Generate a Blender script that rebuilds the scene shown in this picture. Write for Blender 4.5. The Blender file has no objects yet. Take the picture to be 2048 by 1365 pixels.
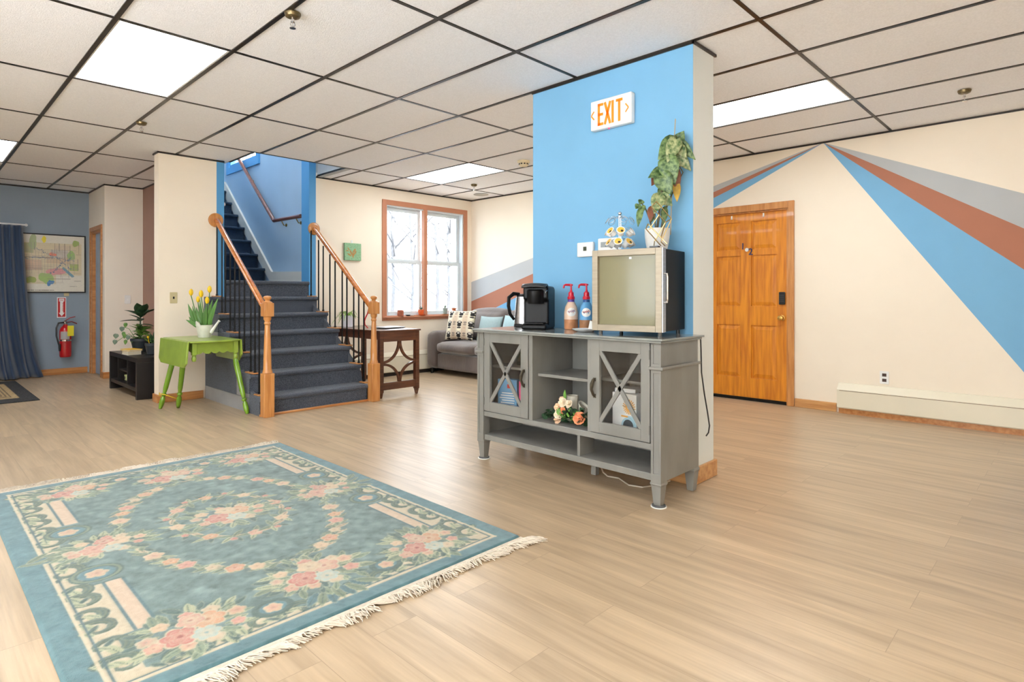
import bpy, bmesh, math, random
import numpy as np
from mathutils import Vector, Matrix

# ------------------------------------------------------------------ camera, world, exposure
SC = bpy.context.scene
COL = SC.collection
PI = math.pi
YAW = 0.8001; FPX = 1184.4; HOR = 591.6; EYE = 1.113; CEIL = 2.613
cd = bpy.data.cameras.new('camera'); cam = bpy.data.objects.new('camera', cd); COL.objects.link(cam)
cd.sensor_width = 36; cd.lens = FPX / 2048 * 36; cd.shift_y = -(682.5 - HOR) / 2048; cd.clip_start = 0.02
cam.location = (0, 0, EYE); cam.rotation_euler = (PI / 2, 0, -YAW); SC.camera = cam
W = bpy.data.worlds.new('overcast_sky'); SC.world = W; W.use_nodes = True
bg = W.node_tree.nodes['Background']; bg.inputs[0].default_value = (0.89, 0.95, 1.0, 1); bg.inputs[1].default_value = 6.2
SC.view_settings.view_transform = 'Standard'; SC.view_settings.look = 'None'
SC.view_settings.gamma = 1; SC.view_settings.use_curve_mapping = False
SC.view_settings.exposure = 0.88
SC.cycles.use_denoising = True
SC.cycles.max_bounces = 8; SC.cycles.diffuse_bounces = 5; SC.cycles.transparent_max_bounces = 16
sd = bpy.data.lights.new('added_bounce_sun', 'SUN'); sd.energy = 22; sd.angle = 0.3; sd.color = (1.0, 0.98, 0.95)      # added sun from behind the building, bounced off the white ground to lift the ceiling
so_ = bpy.data.objects.new('added_bounce_sun', sd); COL.objects.link(so_); so_.rotation_euler = (math.radians(42), 0, 0)
PANEL_LIGHT = 9.0     # brightness of the ceiling fixtures
WARM = (0.87, 0.94, 1.0)

def sl(c):
    return c / 12.92 if c <= 0.04045 else ((c + 0.055) / 1.055) ** 2.4
def rgb(r, g, b):
    return (sl(r / 255), sl(g / 255), sl(b / 255), 1)
cY, sY = math.cos(YAW), math.sin(YAW)
def P(x, y, d):       # point of the room seen at photo pixel x, y at depth d metres
    X = (x - 1024) / FPX * d
    return Vector((X * cY + d * sY, -X * sY + d * cY, EYE + (HOR - y) / FPX * d))
def PZ(x, y, z):
    return P(x, y, (z - EYE) * FPX / (HOR - y))
def PU(x, y, u):
    return P(x, y, u / ((x - 1024) / FPX * cY + sY))
def PV(x, y, v):
    return P(x, y, v / (-(x - 1024) / FPX * sY + cY))

# ------------------------------------------------------------------ mesh helpers
class MB:
    def __init__(s):
        s.bm = bmesh.new(); s.mi = 0
    def _f(s, vs, smooth=False):
        try:
            f = s.bm.faces.new(vs); f.material_index = s.mi; f.smooth = smooth; return f
        except ValueError:
            return None
    def box(s, x0, x1, y0, y1, z0, z1, M=None):
        c = [Vector((x, y, z)) for z in (z0, z1) for y in (y0, y1) for x in (x0, x1)]
        if M: c = [M @ p for p in c]
        v = [s.bm.verts.new(p) for p in c]
        for q in ((0, 2, 3, 1), (4, 5, 7, 6), (0, 1, 5, 4), (2, 6, 7, 3), (0, 4, 6, 2), (1, 3, 7, 5)):
            s._f([v[i] for i in q])
        return s
    def poly(s, pts):
        s._f([s.bm.verts.new(p) for p in pts]); return s
    def prism(s, pts, d):       # closed outline extruded by vector d
        d = Vector(d); a = [s.bm.verts.new(Vector(p)) for p in pts]; b = [s.bm.verts.new(Vector(p) + d) for p in pts]
        s._f(a[::-1]); s._f(b); n = len(a)
        for i in range(n): s._f([a[i], a[(i + 1) % n], b[(i + 1) % n], b[i]])
        return s
    def tube(s, pts, r, n=8, closed=False, sx=1.0):
        pts = [Vector(p) for p in pts]; N = len(pts)
        rs = r if isinstance(r, (list, tuple)) else [r] * N
        rings = []; up = None
        for i, p in enumerate(pts):
            if closed: t = pts[(i + 1) % N] - pts[i - 1]
            else: t = pts[min(i + 1, N - 1)] - pts[max(i - 1, 0)]
            if t.length < 1e-9: t = Vector((0, 0, 1))
            t.normalize()
            if up is None:
                up = Vector((0, 0, 1)) if abs(t.z) < 0.9 else Vector((1, 0, 0))
            a = up - t * up.dot(t)
            if a.length < 1e-6: a = t.orthogonal()
            a.normalize(); b = t.cross(a); up = a
            rings.append([s.bm.verts.new(p + (a * math.cos(2 * PI * k / n) * sx + b * math.sin(2 * PI * k / n)) * rs[i]) for k in range(n)])
        for i in range(N if closed else N - 1):
            A, B = rings[i], rings[(i + 1) % N]
            for k in range(n): s._f([A[k], A[(k + 1) % n], B[(k + 1) % n], B[k]], True)
        if not closed:
            s._f(rings[0][::-1]); s._f(rings[-1])
        return s
    def lathe(s, prof, c=(0, 0, 0), n=24, M=None, cap=True):
        rings = []
        for r, z in prof:
            ring = []
            for k in range(n):
                p = Vector((r * math.cos(2 * PI * k / n), r * math.sin(2 * PI * k / n), z))
                if M: p = M @ p
                ring.append(s.bm.verts.new(p + Vector(c)))
            rings.append(ring)
        for A, B in zip(rings, rings[1:]):
            for k in range(n): s._f([A[k], A[(k + 1) % n], B[(k + 1) % n], B[k]], True)
        if cap:
            if prof[0][0] > 1e-5: s._f(rings[0][::-1])
            if prof[-1][0] > 1e-5: s._f(rings[-1])
        return s
    def ball(s, c, r, n=12, sq=(1, 1, 1), f=None):
        c = Vector(c); R = r
        g = []
        for i in range(n // 2 + 1):
            th = PI * i / (n // 2); row = []
            for k in range(n):
                ph = 2 * PI * k / n
                d = Vector((math.sin(th) * math.cos(ph) * sq[0], math.sin(th) * math.sin(ph) * sq[1], math.cos(th) * sq[2]))
                q = R * (f(d, ph, th) if f else 1)
                row.append(s.bm.verts.new(c + d * q))
            g.append(row)
        for A, B in zip(g, g[1:]):
            for k in range(n): s._f([A[k], B[k], B[(k + 1) % n], A[(k + 1) % n]], True)
        return s
    def grid(s, f, nu, nv, closed_u=False):
        g = [[s.bm.verts.new(f(i / nu, j / nv)) for j in range(nv + 1)] for i in range(nu + (0 if closed_u else 1))]
        for i in range(nu):
            A = g[i]; B = g[(i + 1) % len(g)]
            for j in range(nv): s._f([A[j], B[j], B[j + 1], A[j + 1]], True)
        return s
    def leaf(s, base, tip, nrm, w, droop=0.1, fold=0.15, heart=0.0, n=8):
        base = Vector(base); tip = Vector(tip); ax = tip - base; L = ax.length; a = ax / L
        nn = Vector(nrm); nn = nn - a * nn.dot(a)
        nn = nn.normalized() if nn.length > 1e-5 else a.orthogonal().normalized()
        sd = a.cross(nn)
        rows = []
        for i in range(n + 1):
            t = i / n
            ww = w * (math.sin(PI * min(1, t * 1.0) ** (0.75 - heart * 0.25)) ** 0.9) if 0 < t < 1 else 0.0015
            if heart and t < 0.25: ww = w * (0.55 + 0.45 * math.sin(PI * t * 2)) * (1 if t > 0 else 0.4)
            row = []
            for k in (-1, -0.5, 0, 0.5, 1):
                back = -heart * L * 0.22 * abs(k) * max(0, 1 - t * 3)
                p = base + ax * t + a * back + sd * (k * ww) + nn * (fold * abs(k) * ww - droop * L * (t * t) + droop * L * t)
                row.append(s.bm.verts.new(p))
            rows.append(row)
        for A, B in zip(rows, rows[1:]):
            for k in range(4): s._f([A[k], B[k], B[k + 1], A[k + 1]], True)
        return s
    def build(s, name, mats, parent=None, local=False, bevel=0, seg=2, solid=0, sub=0, angle=35, kind=None, label=None):
        me = bpy.data.meshes.new(name)
        bmesh.ops.recalc_face_normals(s.bm, faces=s.bm.faces[:]) if not solid and not getattr(s, 'keep', False) else None
        s.bm.to_mesh(me); s.bm.free()
        for m in (mats if isinstance(mats, (list, tuple)) else [mats]): me.materials.append(m)
        o = bpy.data.objects.new(name, me); COL.objects.link(o)
        if parent:
            o.parent = parent
            if not local:
                me.transform(world_of(parent).inverted())
        elif not local:
            pass
        try:
            sm = [p.use_smooth for p in me.polygons]
            if any(sm): me.set_sharp_from_angle(angle=math.radians(angle))
        except Exception: pass
        if solid:
            m = o.modifiers.new('thick', 'SOLIDIFY'); m.thickness = solid; m.offset = 0
        if bevel:
            m = o.modifiers.new('edge', 'BEVEL'); m.width = bevel; m.segments = seg; m.limit_method = 'ANGLE'; m.angle_limit = math.radians(40)
        if sub:
            m = o.modifiers.new('sub', 'SUBSURF'); m.levels = sub; m.render_levels = sub
        if kind: o['kind'] = kind
        if label: o['label'] = label
        return o

def world_of(o):
    M = Matrix.LocRotScale(o.location, o.rotation_euler, None)
    return (world_of(o.parent) @ M) if o.parent else M
def thing(name, label, cat, loc=(0, 0, 0), rz=0, group=None):
    o = bpy.data.objects.new(name, None); COL.objects.link(o); o.location = loc; o.rotation_euler = (0, 0, rz)
    o.empty_display_size = 0.05
    return tag(o, label, cat, group)
def tag(o, label, cat, group=None, kind=None):
    o['label'] = label; o['category'] = cat
    if group: o['group'] = group
    if kind: o['kind'] = kind
    return o
def solo(o, label, cat, group=None, kind=None):     # a thing that is one mesh: move its origin to its base
    me = o.data; n = len(me.vertices); co = np.empty(n * 3, np.float32); me.vertices.foreach_get('co', co); co = co.reshape(-1, 3)
    b = Vector(((co[:, 0].min() + co[:, 0].max()) / 2, (co[:, 1].min() + co[:, 1].max()) / 2, co[:, 2].min()))
    me.transform(Matrix.Translation(-b)); o.location = o.location + b
    return tag(o, label, cat, group, kind)
def copy_tree(o, parent=None):
    c = o.copy(); COL.objects.link(c); c.parent = parent
    for ch in [x for x in bpy.data.objects if x.parent == o]: copy_tree(ch, c)
    return c

# ------------------------------------------------------------------ materials
def mat(name, col, rough=0.5, metal=0.0, noise=(6, 0.06), bump=None, coat=0, spec=0.5, stretch=None, emit=None, trans=0, sheen=0, col2=None, alpha=1):
    m = bpy.data.materials.new(name); m.use_nodes = True
    nt = m.node_tree; B = nt.nodes['Principled BSDF']
    B.inputs['Roughness'].default_value = rough; B.inputs['Metallic'].default_value = metal
    B.inputs['Coat Weight'].default_value = coat; B.inputs['Specular IOR Level'].default_value = spec
    B.inputs['Transmission Weight'].default_value = trans; B.inputs['Sheen Weight'].default_value = sheen
    B.inputs['Alpha'].default_value = alpha
    tc = nt.nodes.new('ShaderNodeTexCoord'); mp = nt.nodes.new('ShaderNodeMapping')
    nt.links.new(tc.outputs['Object'], mp.inputs['Vector'])
    if stretch: mp.inputs['Scale'].default_value = stretch
    nz = nt.nodes.new('ShaderNodeTexNoise'); nz.inputs['Scale'].default_value = noise[0]; nz.inputs['Detail'].default_value = 4
    nt.links.new(mp.outputs[0], nz.inputs['Vector'])
    r = nt.nodes.new('ShaderNodeValToRGB'); a = noise[1]
    c2 = col2 or tuple(min(1, x * (1 + a)) for x in col[:3]) + (1,)
    c1 = col if col2 else tuple(x * (1 - a) for x in col[:3]) + (1,)
    r.color_ramp.elements[0].color = c1; r.color_ramp.elements[0].position = 0.35
    r.color_ramp.elements[1].color = c2; r.color_ramp.elements[1].position = 0.65
    nt.links.new(nz.outputs['Fac'], r.inputs[0]); nt.links.new(r.outputs[0], B.inputs['Base Color'])
    if bump:
        n2 = nt.nodes.new('ShaderNodeTexNoise'); n2.inputs['Scale'].default_value = bump[0]; n2.inputs['Detail'].default_value = 3
        nt.links.new(mp.outputs[0], n2.inputs['Vector'])
        bp = nt.nodes.new('ShaderNodeBump'); bp.inputs['Strength'].default_value = bump[1]; bp.inputs['Distance'].default_value = 0.01
        nt.links.new(n2.outputs['Fac'], bp.inputs['Height']); nt.links.new(bp.outputs[0], B.inputs['Normal'])
    if emit:
        B.inputs['Emission Color'].default_value = emit[0]; B.inputs['Emission Strength'].default_value = emit[1]
    return m
def attr_mat(name, rough=0.8, bump=None, sheen=0):
    m = mat(name, (1, 1, 1, 1), rough, noise=(40, 0.05), bump=bump, sheen=sheen)
    nt = m.node_tree; B = nt.nodes['Principled BSDF']
    at = nt.nodes.new('ShaderNodeAttribute'); at.attribute_name = 'Col'
    mx = nt.nodes.new('ShaderNodeMix'); mx.data_type = 'RGBA'; mx.blend_type = 'MULTIPLY'; mx.inputs[0].default_value = 1
    old = B.inputs['Base Color'].links[0].from_socket
    nt.links.new(at.outputs['Color'], mx.inputs[6]); nt.links.new(old, mx.inputs[7]); nt.links.new(mx.outputs[2], B.inputs['Base Color'])
    return m
def wood(name, c1, c2, rough=0.4, axis='z', scale=1.0, coat=0.2, bump=0.1):
    st = {'x': (1.2, 14, 14), 'y': (14, 1.2, 14), 'z': (14, 14, 1.2)}[axis]
    return mat(name, c1, rough, noise=(2.2 * scale, 0), stretch=st, col2=c2, coat=coat, bump=(6, bump))
def floor_mat():
    m = bpy.data.materials.new('oak_plank_floor'); m.use_nodes = True; nt = m.node_tree; L = nt.links; N = nt.nodes.new
    B = nt.nodes['Principled BSDF']
    tc = N('ShaderNodeTexCoord')
    br = N('ShaderNodeTexBrick'); br.offset = 0.37; br.offset_frequency = 2; br.inputs['Scale'].default_value = 1
    br.inputs['Brick Width'].default_value = 1.22; br.inputs['Row Height'].default_value = 0.178
    br.inputs['Mortar Size'].default_value = 0.0012; br.inputs['Mortar Smooth'].default_value = 0.3
    br.inputs['Color1'].default_value = (0, 0, 0, 1); br.inputs['Color2'].default_value = (1, 1, 1, 1); br.inputs['Mortar'].default_value = (0.5, 0.5, 0.5, 1)
    rot = N('ShaderNodeMapping'); rot.inputs['Rotation'].default_value = (0, 0, PI / 2); L.new(tc.outputs['Object'], rot.inputs['Vector'])
    L.new(rot.outputs[0], br.inputs['Vector'])
    # grain shifted per plank
    sep = N('ShaderNodeSeparateColor'); L.new(br.outputs['Color'], sep.inputs[0])
    sc_ = N('ShaderNodeMath'); sc_.operation = 'MULTIPLY'; sc_.inputs[1].default_value = 7.0; L.new(sep.outputs[0], sc_.inputs[0])
    cmb = N('ShaderNodeCombineXYZ'); L.new(sc_.outputs[0], cmb.inputs[0]); L.new(sc_.outputs[0], cmb.inputs[1])
    add = N('ShaderNodeVectorMath'); add.operation = 'ADD'; L.new(rot.outputs[0], add.inputs[0]); L.new(cmb.outputs[0], add.inputs[1])
    mp = N('ShaderNodeMapping'); mp.inputs['Scale'].default_value = (1.1, 13, 1); L.new(add.outputs[0], mp.inputs['Vector'])
    n1 = N('ShaderNodeTexNoise'); n1.inputs['Scale'].default_value = 1.3; n1.inputs['Detail'].default_value = 6; n1.inputs['Distortion'].default_value = 0.6; L.new(mp.outputs[0], n1.inputs['Vector'])
    mp2 = N('ShaderNodeMapping'); mp2.inputs['Scale'].default_value = (1.6, 42, 1); L.new(add.outputs[0], mp2.inputs['Vector'])
    n2 = N('ShaderNodeTexNoise'); n2.inputs['Scale'].default_value = 2; n2.inputs['Detail'].default_value = 5; L.new(mp2.outputs[0], n2.inputs['Vector'])
    r1 = N('ShaderNodeValToRGB'); e = r1.color_ramp.elements
    e[0].position = 0.3; e[0].color = rgb(166, 144, 116); e[1].position = 0.7; e[1].color = rgb(196, 172, 141)
    L.new(n1.outputs['Fac'], r1.inputs[0])
    r2 = N('ShaderNodeValToRGB'); e = r2.color_ramp.elements
    e[0].position = 0.35; e[0].color = (0.93, 0.925, 0.92, 1); e[1].position = 0.62; e[1].color = (1.02, 1.02, 1.02, 1); L.new(n2.outputs['Fac'], r2.inputs[0])
    m1 = N('ShaderNodeMix'); m1.data_type = 'RGBA'; m1.blend_type = 'MULTIPLY'; m1.inputs[0].default_value = 1
    L.new(r1.outputs[0], m1.inputs[6]); L.new(r2.outputs[0], m1.inputs[7])
    # plank to plank tone
    r3 = N('ShaderNodeValToRGB'); e = r3.color_ramp.elements; e[0].color = (0.93, 0.92, 0.91, 1); e[1].color = (1.05, 1.04, 1.02, 1); L.new(sep.outputs[0], r3.inputs[0])
    m2 = N('ShaderNodeMix'); m2.data_type = 'RGBA'; m2.blend_type = 'MULTIPLY'; m2.inputs[0].default_value = 1
    L.new(m1.outputs[2], m2.inputs[6]); L.new(r3.outputs[0], m2.inputs[7])
    m3 = N('ShaderNodeMix'); m3.data_type = 'RGBA'; L.new(br.outputs['Fac'], m3.inputs[0]); L.new(m2.outputs[2], m3.inputs[6]); m3.inputs[7].default_value = rgb(154, 132, 106)
    L.new(m3.outputs[2], B.inputs['Base Color'])
    # cathedral grain: pale wavy lines
    B.inputs['Roughness'].default_value = 0.34; B.inputs['Specular IOR Level'].default_value = 0.5
    bp = N('ShaderNodeBump'); bp.inputs['Strength'].default_value = 0.12; bp.inputs['Distance'].default_value = 0.004
    L.new(n2.outputs['Fac'], bp.inputs['Height']); L.new(bp.outputs[0], B.inputs['Normal'])
    return m
def tile_mat():
    m = mat('ceiling_tile', rgb(244, 244, 246), 0.9, noise=(90, 0.035), bump=(140, 0.25), spec=0.1)
    return m
def glass_mat(name, tint=(1, 1, 1, 1), ref=0.08):
    m = bpy.data.materials.new(name); m.use_nodes = True; nt = m.node_tree; nt.nodes.remove(nt.nodes['Principled BSDF'])
    t = nt.nodes.new('ShaderNodeBsdfTransparent'); t.inputs[0].default_value = tint
    g = nt.nodes.new('ShaderNodeBsdfGlossy'); g.inputs['Roughness'].default_value = 0.02
    lw = nt.nodes.new('ShaderNodeLayerWeight'); pw = nt.nodes.new('ShaderNodeMath'); pw.operation = 'POWER'; pw.inputs[1].default_value = 5; nt.links.new(lw.outputs['Facing'], pw.inputs[0])
    f = nt.nodes.new('ShaderNodeMath'); f.operation = 'MULTIPLY_ADD'; f.inputs[1].default_value = .9; f.inputs[2].default_value = .04; nt.links.new(pw.outputs[0], f.inputs[0])
    x = nt.nodes.new('ShaderNodeMixShader'); nt.links.new(f.outputs[0], x.inputs[0])
    nt.links.new(t.outputs[0], x.inputs[1]); nt.links.new(g.outputs[0], x.inputs[2]); nt.links.new(x.outputs[0], nt.nodes['Material Output'].inputs[0])
    return m

CREAM = mat('cream_wall_paint', rgb(240, 227, 207), 0.7, noise=(3, 0.012), bump=(60, 0.04), spec=0.25)
BLUE = mat('sky_blue_wall_paint', rgb(122, 176, 212), 0.65, noise=(3, 0.02), bump=(60, 0.04), spec=0.3)
BLUE2 = mat('pale_blue_stairwell_paint', rgb(166, 190, 210), 0.65, noise=(3, 0.02), bump=(60, 0.04), spec=0.3)
DBLUE = mat('deep_blue_trim_paint', rgb(84, 154, 204), 0.5, noise=(3, 0.02))
GREY = mat('pale_grey_stripe_paint', rgb(182, 184, 184), 0.7, noise=(3, 0.02), spec=0.25)
COLGREY = mat('off_white_wall_paint', rgb(226, 230, 228), 0.7, noise=(3, 0.015), bump=(60, 0.04), spec=0.25)
BROWN = mat('terracotta_stripe_paint', rgb(176, 118, 94), 0.7, noise=(3, 0.02), spec=0.25)
MAUVE = mat('mauve_brown_wall_paint', rgb(158, 124, 110), 0.7, noise=(3, 0.02), spec=0.25)
SLATE = mat('slate_blue_wall_paint', rgb(142, 155, 168), 0.7, noise=(3, 0.02), spec=0.25)
FLOOR = floor_mat(); TILE = tile_mat()
TBAR = mat('dark_ceiling_grid_metal', rgb(52, 47, 43), 0.32, 0.6, noise=(20, 0.2))
PINE = wood('golden_pine', rgb(198, 114, 20), rgb(228, 146, 30), 0.4, 'z', 1.0, 0.15, 0.03)
PINEX = wood('golden_pine_crosswise', rgb(186, 118, 52), rgb(220, 156, 84), 0.35, 'y', 1.3, 0.4)
BASEW = wood('honey_baseboard_wood', rgb(186, 128, 72), rgb(214, 162, 104), 0.4, 'y', 1, 0.3)
BASEWX = wood('honey_baseboard_wood_crosswise', rgb(176, 112, 58), rgb(200, 140, 82), 0.4, 'x', 1, 0.3)
OAK = wood('golden_oak', rgb(184, 118, 58), rgb(208, 146, 82), 0.35, 'z', 1.2, 0.4)
OAKR = wood('orange_varnished_oak', rgb(176, 96, 34), rgb(204, 128, 58), 0.25, 'y', 1.2, 0.6)
MAHOG = wood('dark_red_handrail_wood', rgb(94, 48, 32), rgb(126, 70, 46), 0.3, 'y', 1.2, 0.5)
CARPET = mat('charcoal_blue_carpet', rgb(82, 88, 99), 0.95, noise=(160, 0.45), bump=(220, 0.9), spec=0.1, sheen=0.2)
CARPET2 = mat('dark_blue_stair_carpet', rgb(42, 62, 84), 0.95, noise=(160, 0.35), bump=(220, 0.9), spec=0.1, sheen=0.2)
WHITEP = mat('white_trim_paint', rgb(216, 212, 202), 0.45, noise=(5, 0.02))
VINYL = mat('white_vinyl_window', rgb(206, 212, 214), 0.35, noise=(5, 0.015))
CASING = mat('salmon_brown_casing_paint', rgb(186, 124, 92), 0.5, noise=(5, 0.04))
GLASS = glass_mat('clear_window_glass')
BLACKM = mat('black_iron', rgb(24, 23, 23), 0.4, 0.6, noise=(20, 0.2))
HEATP = mat('cream_enamel_heater', rgb(228, 219, 196), 0.35, noise=(3, 0.015))
DARKGAP = mat('dark_recess', rgb(38, 30, 24), 0.8)
BRASS = mat('polished_brass', rgb(214, 172, 96), 0.22, 1.0)
CHROME = mat('polished_chrome', rgb(214, 214, 216), 0.12, 1.0)
STEEL = mat('brushed_steel', rgb(178, 178, 180), 0.3, 1.0, noise=(10, 0.1), stretch=(1, 1, 20))
WHITEPL = mat('white_plastic', rgb(234, 233, 229), 0.35)
BLACKPL = mat('black_plastic', rgb(20, 20, 22), 0.28)
ALMOND = mat('almond_plastic', rgb(196, 182, 140), 0.4)
def emis(name, col, strength):
    m = bpy.data.materials.new(name); m.use_nodes = True; nt = m.node_tree
    nt.nodes.remove(nt.nodes['Principled BSDF']); e = nt.nodes.new('ShaderNodeEmission')
    e.inputs[0].default_value = (*col, 1); e.inputs[1].default_value = strength
    nt.links.new(e.outputs[0], nt.nodes['Material Output'].inputs[0]); return m
PANEL = emis('lit_light_panel', WARM, PANEL_LIGHT)

# ------------------------------------------------------------------ the room shell
GA = lambda i: 0.197 + 0.608 * i      # ceiling grid lines across the room
GB = lambda j: 3.761 + 1.242 * j      # ceiling grid lines along the room
U0, U1, V0, V1 = GA(-4), 6.24, GB(-4), 10.4
def structure(mb, name, mats, **k):
    o = mb.build(name, mats, **k); o['kind'] = 'structure'; return o
f = MB(); f.box(U0, 6.36, V0, 10.6, -0.06, 0); structure(f, 'floor', FLOOR)
LIGHTS = [(1, 0), (0, 3), (7, 1), (7, -2), (1, -4), (-3, 1)]  # the last two are out of view, added to brighten the room
HOLE = (2.56, 3.64, 6.25, 6.95)
c = MB()
def inhole(u, v): return HOLE[0] < u < HOLE[1] and HOLE[2] < v < HOLE[3]
us = sorted(set([round(GA(i), 4) for i in range(-4, 10)] + [U1, HOLE[0], HOLE[1]]))
vs = sorted(set([round(GB(j), 4) for j in range(-4, 6)] + [V1, HOLE[2], HOLE[3], 7.05]))
lit = {(i, j) for i, j in LIGHTS}
for a, b in zip(us, us[1:]):
    for p, q in zip(vs, vs[1:]):
        mu, mv = (a + b) / 2, (p + q) / 2
        ci, cj = math.floor((mu - 0.197) / 0.608), math.floor((mv - 3.761) / 1.242)
        if (ci, cj) in lit or inhole(mu, mv): continue
        if mv > 7.05 and mu > 2.42: continue          # stairwell shaft and outdoors
        if mv > 6.95 and mu > 2.5: continue
        c.box(a, b, p, q, CEIL + 0.002, CEIL + 0.02)
ceil = structure(c, 'ceiling', TILE)
g = MB()
gw = 0.0125
def bar_v(u, p, q, w=gw): g.box(u - w, u + w, p, q, CEIL - 0.004, CEIL + 0.004)
def bar_u(v, a, b, w=gw * 0.85): g.box(a, b, v - w, v + w, CEIL - 0.003, CEIL + 0.003)
for i in range(-4, 10):
    u = GA(i)
    if u < 1.88: bar_v(u, V0, V1)
    elif u < 2.45: bar_v(u, V0, 6.9); bar_v(u, 7.05, 9.45)
    elif HOLE[0] < u < HOLE[1]: bar_v(u, V0, HOLE[2])
    else: bar_v(u, V0, 6.95)
for j in range(-4, 6):
    v = GB(j)
    if v < 6.2: bar_u(v, U0, U1)
    elif v < 6.3: bar_u(v, U0, U1)
    elif v < 9.45: bar_u(v, U0, 2.34)
    else: bar_u(v, U0, 1.89)
bar_v(HOLE[0], HOLE[2], 6.9); bar_v(HOLE[1], HOLE[2], 6.95)
# wall angle mouldings
mold = [(U1 - .012, V0, U1, 6.95), (3.62, 6.938, U1, 6.95), (1.835, 6.888, 2.5, 6.9), (1.838, 6.888, 1.85, 7.07), (2.328, 7.05, 2.34, 9.45), (1.878, 9.438, 2.34, 9.45),
        (1.878, 9.45, 1.89, 10.4), (U0, 10.388, 1.89, 10.4), (3.225, 1.65, 3.237, 2.93), (3.225, 1.648, 3.52, 1.66)]
for a, p, b, q in mold: g.box(a, b, p, q, CEIL - 0.02, CEIL - 0.0045)
g.build('ceiling_grid', TBAR, ceil)

def wall_u(name, u, t, v0, v1, z0, z1, hole=None, mats=CREAM, extra=None):
    m = MB(); a, b = (u, u + t) if t > 0 else (u + t, u)
    if hole:
        h0, h1, k0, k1 = hole
        m.box(a, b, v0, h0, z0, z1); m.box(a, b, h1, v1, z0, z1)
        if k0 > z0: m.box(a, b, h0, h1, z0, k0)
        if k1 < z1: m.box(a, b, h0, h1, k1, z1)
    else: m.box(a, b, v0, v1, z0, z1)
    if extra: extra(m)
    return structure(m, name, mats)
def wall_v(name, v, t, u0, u1, z0, z1, hole=None, mats=CREAM, extra=None):
    m = MB(); a, b = (v, v + t) if t > 0 else (v + t, v)
    if hole:
        h0, h1, k0, k1 = hole
        m.box(u0, h0, a, b, z0, z1); m.box(h1, u1, a, b, z0, z1)
        if k0 > z0: m.box(h0, h1, a, b, z0, k0)
        if k1 < z1: m.box(h0, h1, a, b, k1, z1)
    else: m.box(u0, u1, a, b, z0, z1)
    if extra: extra(m)
    return structure(m, name, mats)
def stripes(m):
    A = (1.84, 2.6); uu = 6.24
    def pl(mi, pts):
        m.mi = mi; m.prism([(uu, p[0], p[1]) for p in pts], (-0.0012, 0, 0))
    pl(1, [A, (V0, 2.6 - 0.454 * (1.84 - V0)), (V0, 2.6 - 0.643 * (1.84 - V0))])
    pl(2, [A, (V0, 2.6 - 0.643 * (1.84 - V0)), (V0, 0.0), (1.84 - 2.6 / 0.865, 0.0)])
    pl(3, [A, (1.84 - 2.6 / 0.865, 0.0), (1.84 - 2.6 / 1.42, 0.0)])
    d = 6.95 - 1.84
    pl(1, [A, (6.95, 2.6 - .309 * d), (6.95, 2.6 - .2495 * d)])
    pl(2, [A, (6.95, 2.6 - .366 * d), (6.95, 2.6 - .309 * d)])
    pl(3, [A, (6.95, 2.6 - .466 * d), (6.95, 2.6 - .366 * d)])
    m.mi = 0
wall_u('wall_right', 6.24, 0.12, V0, 7.07, 0, 2.66, (2.165, 3.045, 0, 2.0), [CREAM, GREY, BROWN, BLUE], stripes)
def jamb(m):
    m.mi = 1; m.box(3.53, 3.62, 6.9485, 7.15, 0, 5.2); m.mi = 0
wall_v('wall_back', 6.95, 0.12, 3.62, 6.36, 0, 2.66, (4.66, 6.07, 0.815, 2.376), [CREAM, DBLUE], jamb)
def pj(m):
    m.mi = 1; m.box(2.42, 2.5, 6.899, 7.05, 0, 2.72)
wall_v('wall_stair_left', 6.9, 0.15, 1.85, 2.42, 0, 2.66, None, [CREAM, DBLUE], pj)
w = MB(); w.box(2.34, 2.42, 7.05, 9.45, 0, 2.66); w.mi = 1; w.box(2.42, 2.5, 7.05, 10.05, 0, 5.2); w.box(2.42, 2.5, 6.25, 7.05, 2.72, 5.2)
structure(w, 'wall_stair_inner', [MAUVE, BLUE2])
WARMW = mat('warm_white_wall_paint', rgb(236, 226, 211), 0.7, noise=(3, 0.015), bump=(60, 0.04), spec=0.25)
w = MB(); w.box(1.89, 2.34, 9.45, 9.57, 0, 2.66); structure(w, 'wall_alcove', WARMW)
wall_u('wall_corridor', 1.89, 0.12, 9.57, 10.4, 0, 2.66, (9.62, 10.22, 0, 2.02), WARMW)
wall_v('wall_left', 10.4, 0.12, U0, 2.42, 0, 2.66, None, SLATE)
wall_u('wall_far_left', U0, -0.12, V0, 10.52, 0, 2.66, (-0.9, 3.5, 0.75, 2.45), CREAM)
w = MB()  # unseen window, added to let fill daylight in from the left
for v in (-0.9, 0.53, 1.99, 3.44): w.box(U0 - .10, U0 - .03, v, v + .06, .75, 2.45)
w.box(U0 - .10, U0 - .03, -.84, 3.44, .75, .81); w.box(U0 - .10, U0 - .03, -.84, 3.44, 2.39, 2.45); w.box(U0 - .09, U0 - .04, -.84, 3.44, 1.58, 1.62)
w3 = structure(w, 'added_fill_window', VINYL)
w = MB(); w.box(U0 - .07, U0 - .066, -.84, 3.44, .81, 2.39); w.build('window_pane', GLASS, w3)
wall_v('wall_front', V0, -0.12, U0, 6.36, 0, 2.66, None, CREAM)
# room behind the corridor doorway
w = MB(); w.box(2.3, 2.34, 9.57, 10.4, 0, 2.66); w.box(1.9, 2.34, 9.57, 10.4, 2.62, 2.66); structure(w, 'wall_closet', SLATE)
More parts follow.
